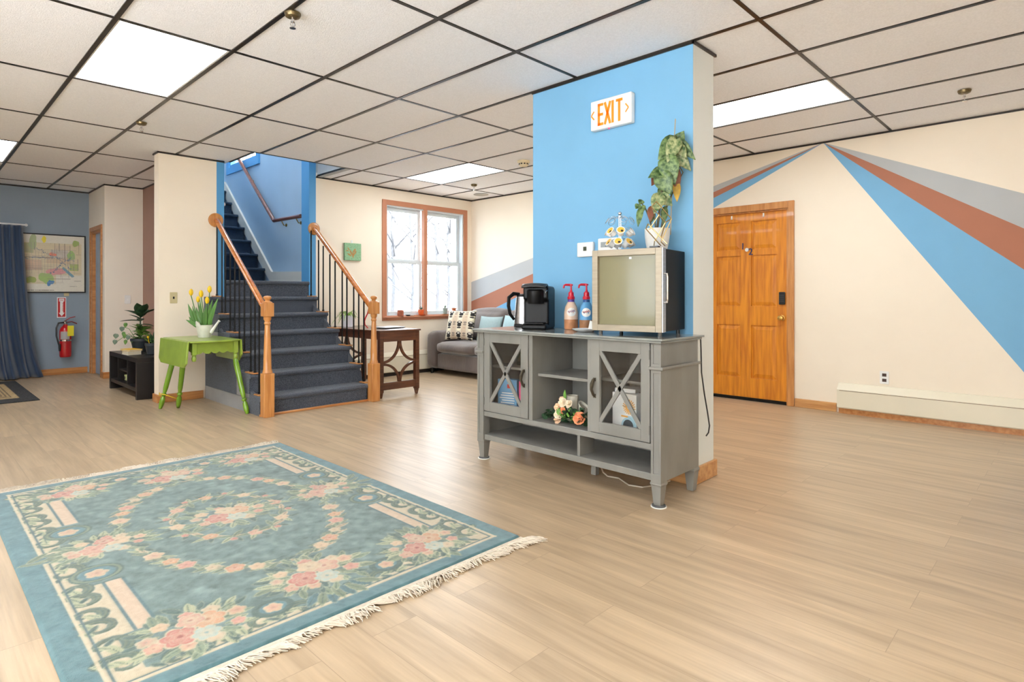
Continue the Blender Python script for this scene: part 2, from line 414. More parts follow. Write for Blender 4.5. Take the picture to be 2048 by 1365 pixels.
# stairwell shaft
w = MB(); w.box(3.6, 3.7, 7.15, 8.62, 0, 5.2); w.box(3.6, 3.7, 9.72, 10.05, 0, 5.2); w.box(3.6, 3.7, 8.62, 9.72, 0, 3.08); w.box(3.6, 3.7, 8.62, 9.72, 4.2, 5.2)
structure(w, 'wall_stair_right', BLUE2)
w = MB(); w.box(2.42, 3.7, 10.05, 10.15, 0, 5.2); w.box(2.42, 3.7, 6.15, 6.25, 2.66, 5.2); structure(w, 'wall_stair_back', BLUE2)
w = MB(); w.box(3.64, 3.7, 6.25, 6.95, 2.605, 5.2); w.box(3.62, 3.7, 6.95, 7.15, 2.66, 5.2); structure(w, 'wall_stair_soffit', GREY)
w = MB(); w.box(2.42, 3.7, 6.15, 10.15, 5.2, 5.3); structure(w, 'ceiling_stairwell', WHITEP)
w = MB(); w.box(U0 - .12, 2.42, V0 - .12, 10.52, 2.8, 2.9); w.box(2.42, 6.36, V0 - .12, 6.15, 2.8, 2.9); w.box(3.7, 6.36, 6.15, 7.07, 2.8, 2.9)  # unseen slab added to stop sunlight leaking in past the ceiling tiles
for q in ((U0 - .12, U0, V0 - .12, 10.52), (U0, 6.36, V0 - .12, V0), (6.24, 6.36, V0, 7.07), (U0, 2.42, 10.4, 10.52), (3.7, 6.24, 6.95, 7.07)): w.box(*q, 2.661, 2.8)
structure(w, 'light_block_slab', WHITEP)
# column in the middle
w = MB(); w.box(3.237, 3.50, 1.66, 2.926, 0, 2.611)
w.mi = 1; w.prism([(3.237, 1.66, 0), (3.237, 2.926, 0), (3.237, 2.926, 2.6), (3.237, 1.66, 2.6)], (-0.0012, 0, 0))
structure(w, 'wall_column', [COLGREY, BLUE])

def baseboard(name, segs, m=BASEW, h=0.085):
    b = MB()
    for a, p, q, r in segs: b.box(a, q, p, r, 0, h)
    return structure(b, name, m, bevel=0.004)
baseboard('baseboard_right', [(6.222, 1.72, 6.24, 2.10), (6.222, 3.11, 6.24, 5.9)])
baseboard('baseboard_column', [(3.219, 1.642, 3.237, 2.944), (3.237, 1.642, 3.518, 1.66), (3.237, 2.926, 3.518, 2.944), (3.5, 1.66, 3.518, 2.926)], BASEW, 0.1)
baseboard('baseboard_stair_left', [(1.832, 6.882, 2.28, 6.9), (1.832, 6.9, 1.85, 7.05)], BASEWX)
baseboard('baseboard_left', [(U0, 10.382, 1.87, 10.4)], BASEWX)
baseboard('baseboard_alcove', [(1.872, 9.432, 2.34, 9.45), (1.872, 9.45, 1.89, 9.57)], BASEWX)

# window in the back wall
w = MB()
def frame_v(m, u0, u1, z0, z1, t, v0, v1):
    m.box(u0, u0 + t, v0, v1, z0, z1); m.box(u1 - t, u1, v0, v1, z0, z1)
    m.box(u0 + t, u1 - t, v0, v1, z0, z0 + t); m.box(u0 + t, u1 - t, v0, v1, z1 - t, z1)
win = structure(w.box(4.66, 4.68, 6.95, 7.09, 0.815, 2.376).box(6.05, 6.07, 6.95, 7.09, 0.815, 2.376).box(4.68, 6.05, 6.95, 7.09, 2.356, 2.376).box(4.68, 6.05, 6.95, 7.09, 0.815, 0.835), 'window_1', VINYL)
m = MB(); frame_v(m, 4.59, 6.14, 0.765, 2.44, 0.07, 6.93, 6.948); m.box(5.30, 5.36, 6.93, 6.99, 0.835, 2.37)
m.build('window_casing', CASING, win, bevel=0.003)
m = MB(); m.box(4.60, 6.13, 6.90, 6.95, 0.80, 0.822); m.build('window_sill', CASING, win, bevel=0.004)
for a, b in ((4.68, 5.31), (5.35, 6.05)):
    for z0, z1, v in ((0.835, 1.62, 7.0), (1.585, 2.356, 7.035)):
        m = MB(); frame_v(m, a, b, z0, z1, 0.052, v, v + 0.03)
        s = m.build('window_sash', VINYL, win, bevel=0.003)
        m = MB(); m.box(a + .04, b - .04, v + .012, v + .016, z0 + .04, z1 - .04); m.build('window_pane', GLASS, s)
# upper stairwell window
m = MB()
for q in ((8.62, 8.70, 3.08, 4.2), (9.64, 9.72, 3.08, 4.2)): m.box(3.59, 3.7, q[0], q[1], q[2], q[3])
m.box(3.59, 3.7, 8.70, 9.64, 3.08, 3.16); m.box(3.59, 3.7, 8.70, 9.64, 4.12, 4.2)
m.box(3.575, 3.598, 8.56, 8.66, 3.02, 4.26); m.box(3.575, 3.598, 9.68, 9.78, 3.02, 4.26); m.box(3.575, 3.598, 8.66, 9.68, 3.02, 3.12)
w2 = structure(m, 'window_2', DBLUE)
m = MB(); m.box(3.65, 3.655, 8.70, 9.64, 3.16, 4.12); m.build('window_pane', GLASS, w2)
m = MB()
for k in range(4): m.box(3.64, 3.66, 8.70 + .235 * k, 8.72 + .235 * k, 3.16, 4.12)
m.build('window_muntin', VINYL, w2)

# pine door in the striped wall
m = MB()
DU = 6.262
def panel_door(m, u, v0, v1, z0, z1, rows, gap, st):
    # stiles and rails as slabs with raised panels between them
    m.box(u + .014, u + .04, v0, v1, z0, z1)
    mid = (v0 + v1) / 2
    ys = [(v0, v0 + st), (mid - gap / 2, mid + gap / 2), (v1 - st, v1)]
    for a, b in ys: m.box(u, u + .013, a, b, z0, z1)
    zz = [z0] + [z for r in rows for z in r] + [z1]
    for k in range(0, len(zz), 2):
        for a, b in ((v0 + st, mid - gap / 2), (mid + gap / 2, v1 - st)): m.box(u, u + .013, a, b, zz[k], zz[k + 1])
    for z_a, z_b in rows:
        for a, b in ((v0 + st, mid - gap / 2), (mid + gap / 2, v1 - st)):
            e = .035; i = .012
            m.prism([(u + .0145, a, z_a), (u + .0145, b, z_a), (u + .0145, b, z_b), (u + .0145, a, z_b)], (-.001, 0, 0))
            p0 = [(u + .012, a + i, z_a + i), (u + .012, b - i, z_a + i), (u + .012, b - i, z_b - i), (u + .012, a + i, z_b - i)]
            p1 = [(u + .002, a + e + i, z_a + e + i), (u + .002, b - e - i, z_a + e + i), (u + .002, b - e - i, z_b - e - i), (u + .002, a + e + i, z_b - e - i)]
            A = [m.bm.verts.new(p) for p in p0]; Bv = [m.bm.verts.new(p) for p in p1]
            m._f(Bv)
            for k in range(4): m._f([A[k], A[(k + 1) % 4], Bv[(k + 1) % 4], Bv[k]])
panel_door(m, DU, 2.185, 3.03, 0.03, 1.985, [(0.24, 0.80), (1.0, 1.54), (1.60, 1.90)], .11, .10)
door = structure(m, 'door_1', PINE)
m = MB(); m.box(6.215, 6.238, 2.105, 2.165, 0, 2.07); m.box(6.215, 6.238, 3.045, 3.105, 0, 2.07); m.box(6.215, 6.238, 2.165, 3.045, 2.0, 2.07)
m.box(6.24, 6.36, 2.165, 2.185, 0, 2.0); m.box(6.24, 6.36, 3.03, 3.045, 0, 2.0); m.box(6.24, 6.36, 2.185, 3.03, 1.985, 2.0)
m.build('door_frame', OAK, door, bevel=0.004)
m = MB(); m.box(6.245, 6.30, 2.17, 3.04, 0, 0.032); m.build('door_sweep', BLACKM, door)
m = MB(); m.lathe([(.03, 0), (.03, .006), (.012, .01), (.011, .03), (.024, .036), (.029, .048), (.026, .06), (.012, .066), (0, .067)], (DU, 2.235, .885), 20, Matrix.Rotation(-PI / 2, 4, 'Y'))
m.build('door_knob', BRASS, door, label='round polished brass door knob')
m = MB(); m.box(DU - .022, DU, 2.20, 2.262, 1.02, 1.15); kp = m.build('keypad_lock', BLACKPL, door, bevel=0.008, label='black electronic keypad lock')
m = MB()
for r in range(4):
    for q in range(3): m.box(DU - .024, DU - .02, 2.213 + q * .014, 2.222 + q * .014, 1.05 + r * .02, 1.062 + r * .02)
m.build('keypad_button', mat('dark_grey_rubber', rgb(60, 60, 62), .6), kp, kind='stuff')
m = MB()
for z in (.3, 1.0, 1.75): m.lathe([(.007, -.05), (.007, .05)], (6.243, 3.035, z), 8)
m.build('door_hinge', BRASS, door)

# doorway in the corridor wall
m = MB(); m.box(1.93, 1.97, 9.66, 10.18, 0.005, 1.99); d2 = structure(m, 'door_2', mat('pale_blue_door_paint', rgb(150, 172, 196), .5), bevel=.003)
m = MB(); m.box(1.872, 1.888, 9.56, 9.62, 0, 2.08); m.box(1.872, 1.888, 10.22, 10.28, 0, 2.08); m.box(1.872, 1.888, 9.62, 10.22, 2.02, 2.08)
m.box(1.89, 2.01, 9.62, 9.66, 0, 2.02); m.box(1.89, 2.01, 10.18, 10.22, 0, 2.02); m.box(1.89, 2.01, 9.66, 10.18, 1.99, 2.02)
m.build('door_frame', BASEWX, d2, bevel=.003)

# ceiling fixtures
first = None
LLAB = ['lit ceiling light panel left of the staircase, near the large rug end of the room', 'lit ceiling light panel at the left edge above the blue curtain end',
        'lit ceiling light panel in front of the window and grey sofa', 'lit ceiling light panel between the blue column and the striped wall',
        'unseen ceiling light panel added to light the room behind the rug', 'unseen ceiling light panel added to light the left side beside the rug']
for k, (i, j) in enumerate(LIGHTS):
    a, p = GA(i), GB(j)
    t = thing('ceiling_light', LLAB[k], 'ceiling light', (a + .304, p + .621, CEIL), group='lit ceiling panels')
    m = MB(); w_ = .296; l_ = .612
    for q in ((-w_, -w_ + .016, -l_, l_), (w_ - .016, w_, -l_, l_), (-w_ + .016, w_ - .016, -l_, -l_ + .016), (-w_ + .016, w_ - .016, l_ - .016, l_)): m.box(q[0], q[1], q[2], q[3], .0, .03)
    m.build('light_frame', WHITEPL, t, local=True)
    m = MB(); m.box(-w_ + .016, w_ - .016, -l_ + .016, l_ - .016, .004, .012); m.build('diffuser', PANEL, t, local=True)
# ------------------------------------------------------------------ staircase
ST = thing('staircase', 'carpeted staircase with oak newel posts and thin black balusters rising beside the cream wall', 'staircase', (2.9, 6.2, 0))
NV = [5.43, 5.66, 5.91, 6.18, 6.46, 6.72, 6.93]
NZ = [0.178, 0.366, 0.55, 0.732, 0.915, 1.10, 1.288]
UL = 2.29
UR = [3.42, 3.48, 3.50, 3.515, 3.525, 3.53, 3.525]
def nosing(mb, u0, u1, v, z, depth, riser_to, th=0.045):
    # rounded carpet tread plus the riser under its nose
    n = 6; pts = []
    for k in range(n + 1):
        a = PI / 2 + PI * k / n
        pts.append((v + 0.022 + 0.022 * math.cos(a) * 1.0, z - th / 2 + th / 2 * math.sin(a)))
    prof = [(v + depth, z)] + pts + [(v + 0.03, z - th), (v + 0.03, riser_to), (v + depth, riser_to)]
    mb.prism([(u0, a, b) for a, b in prof], (u1 - u0, 0, 0))
for k in range(7):
    m = MB(); nxt = NV[k + 1] if k < 6 else 7.02
    dep = (nxt - NV[k]) + 0.03 if k < 6 else 0.09
    lo = NZ[k - 1] if k else 0.0
    if k < 6:
        nosing(m, UL, UR[k], NV[k], NZ[k], min(dep, 6.897 - NV[k]), lo)
        if k == 5: m.box(2.502, 3.528, 6.88, 6.98, lo, NZ[k])
    else:
        nosing(m, 2.502, 3.528, NV[k], NZ[k], 0.09, lo)
    m.build('step', CARPET, ST, angle=50)
m = MB(); m.box(2.502, 3.598, 7.02, 8.31, 1.16, 1.288); m.build('landing', CARPET, ST)
UV = [8.31 + .24 * k for k in range(7)]
UZ = [1.288 + .212 * (k + 1) for k in range(7)]
for k in range(7):
    m = MB(); nosing(m, 2.502, 3.565, UV[k], UZ[k], .27 if k < 6 else .2, UZ[k] - .212); m.build('step', CARPET2, ST, angle=50)
m = MB(); m.box(2.502, 3.598, 9.93, 10.045, 2.6, 2.772); m.build('landing', CARPET2, ST)
# white skirt board up the stairwell wall
m = MB()
m.prism([(3.57, 7.155, 1.288), (3.57, 8.15, 1.288), (3.57, 9.93, 2.772), (3.57, 10.045, 2.772), (3.57, 10.045, 2.93), (3.57, 9.86, 2.93), (3.57, 8.13, 1.445), (3.57, 7.155, 1.42)], (.029, 0, 0))
m.build('skirt_board', WHITEP, ST)
m = MB(); m.box(2.502, 3.598, 10.03, 10.049, 2.772, 2.93); m.build('skirt_board', WHITEP, ST)
# open left side: carpeted stringer with pale grey panels below
m = MB(); m.prism([(UL + .012, 5.47, 0.0), (UL + .012, 6.895, 0.0), (UL + .012, 6.895, 0.93), (UL + .012, 6.70, 0.93), (UL + .012, 6.46, 0.75), (UL + .012, 6.2, 0.56), (UL + .012, 5.93, 0.38), (UL + .012, 5.68, .2), (UL + .012, 5.47, .13)], (.03, 0, 0))
m.build('side_panel', CARPET, ST)
GP = mat('pale_grey_board', rgb(150, 150, 150), .6)
m = MB(); m.box(UL + .002, UL + .012, 5.50, 6.86, 0.0, 0.135); m.box(UL + .002, UL + .012, 5.70, 6.0, .142, .33); m.box(UL + .002, UL + .012, 6.50, 6.89, .62, .86); m.build('side_panel', GP, ST, label='pale grey board at the foot of the open side')
m = MB(); m.prism([(3.50, 5.47, 0), (3.50, 6.94, 0), (3.50, 6.94, 1.08), (3.50, 6.74, 1.0), (3.50, 6.46, .82), (3.50, 6.2, .64), (3.50, 5.93, .46), (3.50, 5.7, .28), (3.50, 5.66, .12), (3.50, 5.47, .12)], (-.02, 0, 0)); m.build('side_panel', CARPET, ST)
m = MB(); m.box(2.28, 3.44, 5.425, 5.448, 0.0, 0.022); m.build('floor_trim', BASEWX, ST, bevel=.004)
# treads' wooden end caps under the balusters
for sd, P0, P1 in ((0, (2.33, 5.45), (2.40, 6.88)), (1, (3.45, 5.45), (3.565, 6.93))):
    for k in range(6):
        if k == 0: v0, v1 = 5.50, 5.62
        else: v0, v1 = NV[k] + .0, NV[k + 1] - .06
        if k == 5: v0, v1 = 6.76, 6.885
        t = ((v0 + v1) / 2 - P0[1]) / (P1[1] - P0[1]); u = P0[0] + t * (P1[0] - P0[0])
        if sd: u = min(u, 3.505)
        m = MB(); m.box(u - .035, u + .03, v0, v1, NZ[k], NZ[k] + .012); m.build('tread_cap', OAK, ST, bevel=.004)
BL = [(2.397, 6.821), (2.389, 6.653), (2.383, 6.539), (2.376, 6.388), (2.369, 6.249), (2.362, 6.112), (2.355, 5.969), (2.347, 5.795), (2.342, 5.686), (2.336, 5.577)]
BR = [(3.52, 6.878), (3.515, 6.68), (3.512, 6.56), (3.508, 6.395), (3.503, 6.265), (3.50, 6.10), (3.495, 5.99), (3.48, 5.82), (3.47, 5.70), (3.462, 5.584)]
BK = [5, 4, 4, 3, 3, 2, 2, 1, 1, 0]
def rail_z(v, z0, z1, v0=5.46, v1=6.88): return z0 + (z1 - z0) * (v - v0) / (v1 - v0)
for L, zs in ((BL, (1.0, 1.93)), (BR, (1.0, 1.93))):
    for (u, v), k in zip(L, BK):
        m = MB(); m.tube([(u, v, NZ[k] + .012), (u, v, rail_z(v, *zs) - .012)], .0085, 8)
        m.lathe([(.014, 0), (.014, .012), (.009, .02)], (u, v, NZ[k] + .012), 8)
        m.build('baluster', BLACKM, ST)
def newel(u, v):
    m = MB(); a = .047
    m.box(u - a, u + a, v - a, v + a, 0, .40)
    prof = [(.046, .40), (.040, .425), (.036, .44), (.034, .55), (.029, .70), (.024, .83), (.023, .845), (.030, .852), (.030, .864), (.024, .87), (.027, .885), (.033, .892), (.036, .92)]
    m.lathe([(r, z) for r, z in prof], (u, v, 0), 20)
    m.box(u - .044, u + .044, v - .044, v + .044, .92, 1.045)
    m.lathe([(.046, 1.045), (.040, 1.055), (.024, 1.06), (.020, 1.07), (.030, 1.078), (.036, 1.09), (.034, 1.103), (.022, 1.11), (0, 1.113)], (u, v, 0), 20)
    m.build('newel_post', OAK, ST, bevel=.006)
newel(2.335, 5.395); newel(3.465, 5.395)
for (u0, u1, v1, z1) in ((2.335, 2.41, 6.872, 1.945), (3.465, 3.59, 6.92, 1.95)):
    m = MB(); m.tube([(u0, 5.44, .985), (u1, v1, z1)], .028, 14); m.build('handrail', OAKR, ST)
    M = Matrix.Rotation(PI / 2, 4, 'X')
    m = MB(); m.lathe([(.078, 0), (.078, .012), (.068, .022), (.05, .024), (.05, .028), (0, .028)], (u1, 6.898 if u1 < 3 else 6.947, z1), 24, M); m.build('rosette', OAK, ST)
# wall handrails inside the stairwell
def bracket(m, p, wu):
    m.tube([(wu, p[1], p[2] - .07), (wu + (p[0] - wu) * .5, p[1], p[2] - .075), (p[0], p[1], p[2] - .02)], .007, 8)
    m.lathe([(.022, -.003), (.022, .003)], (wu + math.copysign(.003, p[0] - wu), p[1], p[2] - .07), 12, Matrix.Rotation(PI / 2, 4, 'Y'))
hr = thing('wall_handrail', 'dark red-brown wooden handrail bending up the blue stairwell wall', 'handrail', (3.56, 7.5, 2.1))
m = MB(); pts = [P(601, 432, 7.62), P(548, 438, 7.93 + .35), P(482, 316, 9.6)]
pts = [(3.53, 7.17, 2.125), (3.53, 7.95, 2.135), (3.53, 9.35, 3.33)]
m.tube([pts[0], pts[1]], .026, 10); m.tube([pts[1], pts[2]], .026, 10); m.ball(pts[1], .026, 10); m.build('rail', MAHOG, hr)
for p in ((3.53, 7.3, 2.125), (3.53, 7.72, 2.13), (3.53, 8.8, 2.86)):
    m = MB(); bracket(m, p, 3.599); m.build('rail_bracket', BRASS, hr)
hr = thing('wall_handrail', 'short end of a wooden handrail showing beside the left blue edge of the stair opening', 'handrail', (2.56, 7.2, 2.1))
m = MB(); m.tube([(2.575, 7.13, 2.165), (2.56, 7.9, 2.19), (2.56, 9.4, 3.4)], .026, 10); m.build('rail', MAHOG, hr)
m = MB(); bracket(m, (2.575, 7.22, 2.165), 2.501); m.build('rail_bracket', BRASS, hr)
# unseen fixture added over the upper stairs to brighten the stairwell
t = thing('ceiling_light', 'unseen light added high over the upper flight of stairs to brighten the stairwell', 'ceiling light', (3.05, 8.0, 5.17))
m = MB(); m.lathe([(.16, .03), (.16, 0), (.15, -.04), (.1, -.08), (0, -.09)], (0, 0, 0), 24); m.build('fill_lamp_shade', emis('fill_lamp_glow', (1, .99, .97), 110), t, local=True)

# ------------------------------------------------------------------ wall heaters
def heater_u(u, v0, v1, side, label):
    t = thing('baseboard_heater', label, 'heater', (u, (v0 + v1) / 2, 0))
    m = MB(); a = u - .075
    prof = [(u - .002, .075), (a + .01, .05), (a, .06), (a, .225), (a + .012, .238), (a + .05, .282), (u - .002, .285)]
    m.prism([(x, v0, z) for x, z in prof], (0, v1 - v0, 0)); m.build('heater_cover', HEATP, t, angle=20)
    m = MB(); m.box(a - .0015, a + .003, v0 + .02, v1 - .02, .216, .220); m.build('seam', mat('dark_brown_seam', rgb(120, 96, 70), .7), t)
    m = MB(); m.box(u - .05, u - .005, v0 + .01, v1 - .01, 0.0, .062); m.build('base', DARKGAP if side else BASEWX, t)
    return t
heater_u(6.24, -1.1, 1.70, 0, 'long cream baseboard heater under the striped wall below the outlet')
t = thing('baseboard_heater', 'cream baseboard heater under the window behind the dark brown desk', 'heater', (4.7, 6.95, 0))
m = MB(); a = 6.95 - .07
prof = [(6.948, .075), (a + .01, .05), (a, .06), (a, .27), (a + .012, .285), (a + .05, .32), (6.948, .325)]
m.prism([(3.66, x, z) for x, z in prof], (2.0, 0, 0)); m.build('heater_cover', HEATP, t, angle=20)
m = MB(); m.box(3.67, 5.65, a - .0015, a + .003, .262, .266); m.build('seam', mat('dark_seam', rgb(120, 96, 70), .7), t)
m = MB(); m.box(3.67, 5.65, 6.90, 6.945, 0, .062); m.build('base', DARKGAP, t)

# ------------------------------------------------------------------ plates, sensors, sprinklers
def outlet(t, kind):
    m = MB(); m.box(-.036, .036, -.006, 0, -.058, .058); m.build('wall_plate', WHITEPL if kind != 'jack' else ALMOND, t, local=True, bevel=.003)
def plate(name, label, cat, loc, rz, build):
    t = thing(name, label, cat, loc, rz); build(t); return t
def b_outlet(t):
    outlet(t, 0); m = MB()
    for z in (-.024, .024): m.box(-.017, .017, -.008, -.0055, z - .014, z + .014)
    m.build('socket', mat('brown_socket_plastic', rgb(66, 44, 36), .5), t, local=True, bevel=.003)
plate('wall_outlet', 'white outlet plate with two dark brown sockets above the long heater', 'outlet', (6.238, 1.325, .365), -PI / 2, b_outlet)
def b_jack(t):
    outlet(t, 'jack'); m = MB(); m.box(-.008, .008, -.008, -.0055, -.012, .012); m.build('socket', BLACKPL, t, local=True)
plate('wall_jack', 'almond wall plate with one small dark jack above the green table', 'wall plate', (1.99, 6.898, 1.09), 0, b_jack)
def b_sw(t):
    outlet(t, 0); m = MB(); m.box(-.006, .006, -.013, -.0055, -.012, .014); m.build('toggle', WHITEPL, t, local=True)
plate('light_switch', 'white light switch above the potted plants in the alcove', 'switch', (2.156, 9.448, 1.06), 0, b_sw)
def b_sw2(t):
    m = MB(); m.box(-.03, .03, -.006, 0, -.03, .03); m.build('wall_plate', ALMOND, t, local=True, bevel=.003)
plate('wall_jack', 'small almond wall plate peeking out under the framed map', 'wall plate', (1.625, 10.398, 1.135), 0, b_sw2)
t = thing('thermostat', 'white square thermostat with a tiny dark display left of the carousel', 'thermostat', (3.235, 2.432, 1.375), -PI / 2)
m = MB(); m.box(-.067, .067, -.026, 0, 0, .098); m.build('housing', WHITEPL, t, local=True, bevel=.006)
m = MB(); m.box(-.012, .014, -.0275, -.024, .04, .068); m.build('display', mat('olive_display', rgb(70, 78, 60), .3), t, local=True)
t = thing('thermostat', 'white thermostat half hidden behind the chrome carousel on the fridge', 'thermostat', (3.235, 2.25, 1.38), -PI / 2)
m = MB(); m.box(-.075, .075, -.026, 0, 0, .11); m.build('housing', WHITEPL, t, local=True, bevel=.006)
m = MB(); m.box(-.05, .02, -.0275, -.024, .05, .085); m.build('display', mat('grey_display', rgb(150, 158, 160), .3), t, local=True)

SPR = mat('tarnished_brass', rgb(120, 104, 74), .35, .9, noise=(30, .3))
def sprinkler(loc, label):
    t = thing('ceiling_sprinkler', label, 'sprinkler', (loc[0], loc[1], CEIL - .003), group='ceiling sprinklers')
    m = MB(); m.lathe([(.042, 0), (.042, -.006), (.036, -.02), (.022, -.026), (.018, -.026)], (0, 0, 0), 20); m.build('escutcheon', SPR, t, local=True)
    m = MB(); m.lathe([(.009, -.026), (.009, -.045), (.012, -.047), (.004, -.052), (.003, -.07)], (0, 0, 0), 10)
    m.tube([(.009, 0, -.046), (.014, 0, -.06), (.003, 0, -.075)], .0025, 6); m.tube([(-.009, 0, -.046), (-.014, 0, -.06), (-.003, 0, -.075)], .0025, 6)
    m.lathe([(0, -.076), (.016, -.077), (.016, -.08), (0, -.081)], (0, 0, 0), 14, cap=False)
    m.build('sprinkler_head', CHROME, t, local=True)
sprinkler((1.442, 3.02), 'tarnished ceiling sprinkler at the top of the picture, right of the big light panel')
sprinkler((1.44, 5.86), 'small brass ceiling sprinkler above the cream wall left of the stairs')
sprinkler((5.394, .641), 'brass ceiling sprinkler near the striped wall over the long heater')
sprinkler((5.369, 5.927), 'small ceiling sprinkler in front of the window')
t = thing('smoke_detector', 'cream smoke detector on the ceiling just left of the blue column', 'smoke detector', (4.81, 4.49, CEIL - .003))
m = MB(); m.lathe([(.07, 0), (.07, -.018), (.055, -.024), (.052, -.05), (.04, -.06), (0, -.062)], (0, 0, 0), 24); m.build('housing', mat('cream_plastic', rgb(220, 206, 170), .5), t, local=True)
m = MB()
for k in range(10):
    a = k * PI / 5; m.box(-.01, .01, .0515, .0545, -.045, -.03, Matrix.Rotation(a, 4, 'Z'))
m.build('vent_slots', DARKGAP, t, local=True)
m = MB(); m.lathe([(.11, 0), (.11, -.005), (.095, -.008), (.03, -.006), (0, -.006)], (5.971, 6.438, CEIL - .004), 24)
solo(m.build('ceiling_vent', mat('grey_vent_paint', rgb(170, 166, 160), .5)), 'flat round vent in the ceiling tile by the corner near the window', 'vent')

# ------------------------------------------------------------------ exit sign
ex = thing('exit_sign', 'white EXIT sign with orange letters and two arrows on the blue column', 'exit sign', (3.235, 2.212, 2.205), -PI / 2)
m = MB(); m.box(-.158, .158, -.045, 0, 0, .195); m.build('housing', WHITEPL, ex, local=True, bevel=.008)
LET = mat('orange_sign_letters', rgb(250, 130, 20), .4, emit=(rgb(255, 128, 8), .25))
def stroke(m, pts, w, y=-.047):
    for a, b in zip(pts, pts[1:]):
        d = Vector((b[0] - a[0], b[1] - a[1])); n = Vector((-d.y, d.x)).normalized() * w / 2
        m.prism([(a[0] + n.x, y, a[1] + n.y), (b[0] + n.x, y, b[1] + n.y), (b[0] - n.x, y, b[1] - n.y), (a[0] - n.x, y, a[1] - n.y)], (0, .004, 0))
z0, z1, sw = .024, .168, .017
def letter(segs):
    m = MB()
    for s in segs: stroke(m, s, sw)
    m.build('letter', LET, ex, local=True)
x = -.098
letter([[(x + sw / 2, z0), (x + sw / 2, z1)], [(x, z1 - sw / 2), (x + .044, z1 - sw / 2)], [(x, (z0 + z1) / 2), (x + .042, (z0 + z1) / 2)], [(x, z0 + sw / 2), (x + .044, z0 + sw / 2)]])
x = -.042; letter([[(x, z0), (x + .042, z1)], [(x + .042, z0), (x, z1)]])
x = .019; letter([[(x, z0), (x, z1)]])
x = .044; letter([[(x, z1 - sw / 2), (x + .05, z1 - sw / 2)], [(x + .025, z0), (x + .025, z1 - sw / 2)]])
for s in (-1, 1):
    m = MB(); c = .142 if s > 0 else -.142; c -= .012 if s > 0 else -.0; zc = .098
    stroke(m, [(c - s * .014, zc + .027), (c + s * .008, zc)], .008); stroke(m, [(c - s * .014, zc - .027), (c + s * .008, zc)], .008); m.build('arrow', LET, ex, local=True)
m = MB(); m.ball((-.02, -.03, -.002), .006, 8); m.build('indicator_lamp', mat('red_lamp', rgb(220, 60, 90), .3, emit=(rgb(255, 60, 110), 1.0)), ex, local=True)

# room number on the pine door
NUM = mat('navy_wooden_numeral', rgb(44, 54, 104), .5)
def font(txt, size, depth, m, M, name, parent):
    cu = bpy.data.curves.new(name, 'FONT'); cu.body = txt; cu.size = size; cu.extrude = depth; cu.align_x = 'CENTER'
    o = bpy.data.objects.new(name + '_src', cu); COL.objects.link(o)
    dg = bpy.context.evaluated_depsgraph_get(); dg.update()
    me = bpy.data.meshes.new_from_object(o.evaluated_get(dg)); bpy.data.objects.remove(o); bpy.data.curves.remove(cu)
    me.transform(M); me.materials.clear(); me.materials.append(m)
    n = bpy.data.objects.new(name, me); COL.objects.link(n); n.parent = parent
    if parent: me.transform(world_of(parent).inverted())
    return n
def face_u(u, v, z): return Matrix.Translation((u, v, z)) @ Matrix.Rotation(-PI / 2, 4, 'Z') @ Matrix.Rotation(PI / 2, 4, 'X')
def face_v(u, v, z): return Matrix.Translation((u, v, z)) @ Matrix.Rotation(PI / 2, 4, 'X')
t = thing('door_numeral', 'navy numeral 1 hanging on the pine door', 'numeral', (6.255, 2.64, 1.615), group='numerals on the pine door')
o = font('1', .10, .004, NUM, face_u(6.252, 2.637, 1.605), 'numeral', t)
t = thing('door_numeral', 'navy numeral 2 hanging on the pine door, lower than the 1', 'numeral', (6.255, 2.55, 1.555), group='numerals on the pine door')
o = font('2', .10, .004, NUM, face_u(6.252, 2.553, 1.545), 'numeral', t)
m = MB(); m.lathe([(.02, 0), (.02, .006), (0, .008)], (6.261, 2.595, 1.60), 16, Matrix.Rotation(-PI / 2, 4, 'Y')); solo(m.build('door_peephole', WHITEPL), 'small round white peephole between the two door numerals', 'peephole')
for v, l in ((2.76, 'clear plastic hook high on the pine door, hinge side'), (2.42, 'clear plastic hook high on the pine door, knob side')):
    t = thing('adhesive_hook', l, 'hook', (6.262, v, 1.93), group='hooks on the pine door')
    m = MB(); m.box(6.255, 6.2605, v - .008, v + .008, 1.935, 1.975); m.build('hook_base', WHITEPL, t, bevel=.002)
    m = MB(); m.tube([(6.256, v, 1.945), (6.245, v, 1.935), (6.24, v, 1.945)], .003, 6); m.build('hook_arm', WHITEPL, t)

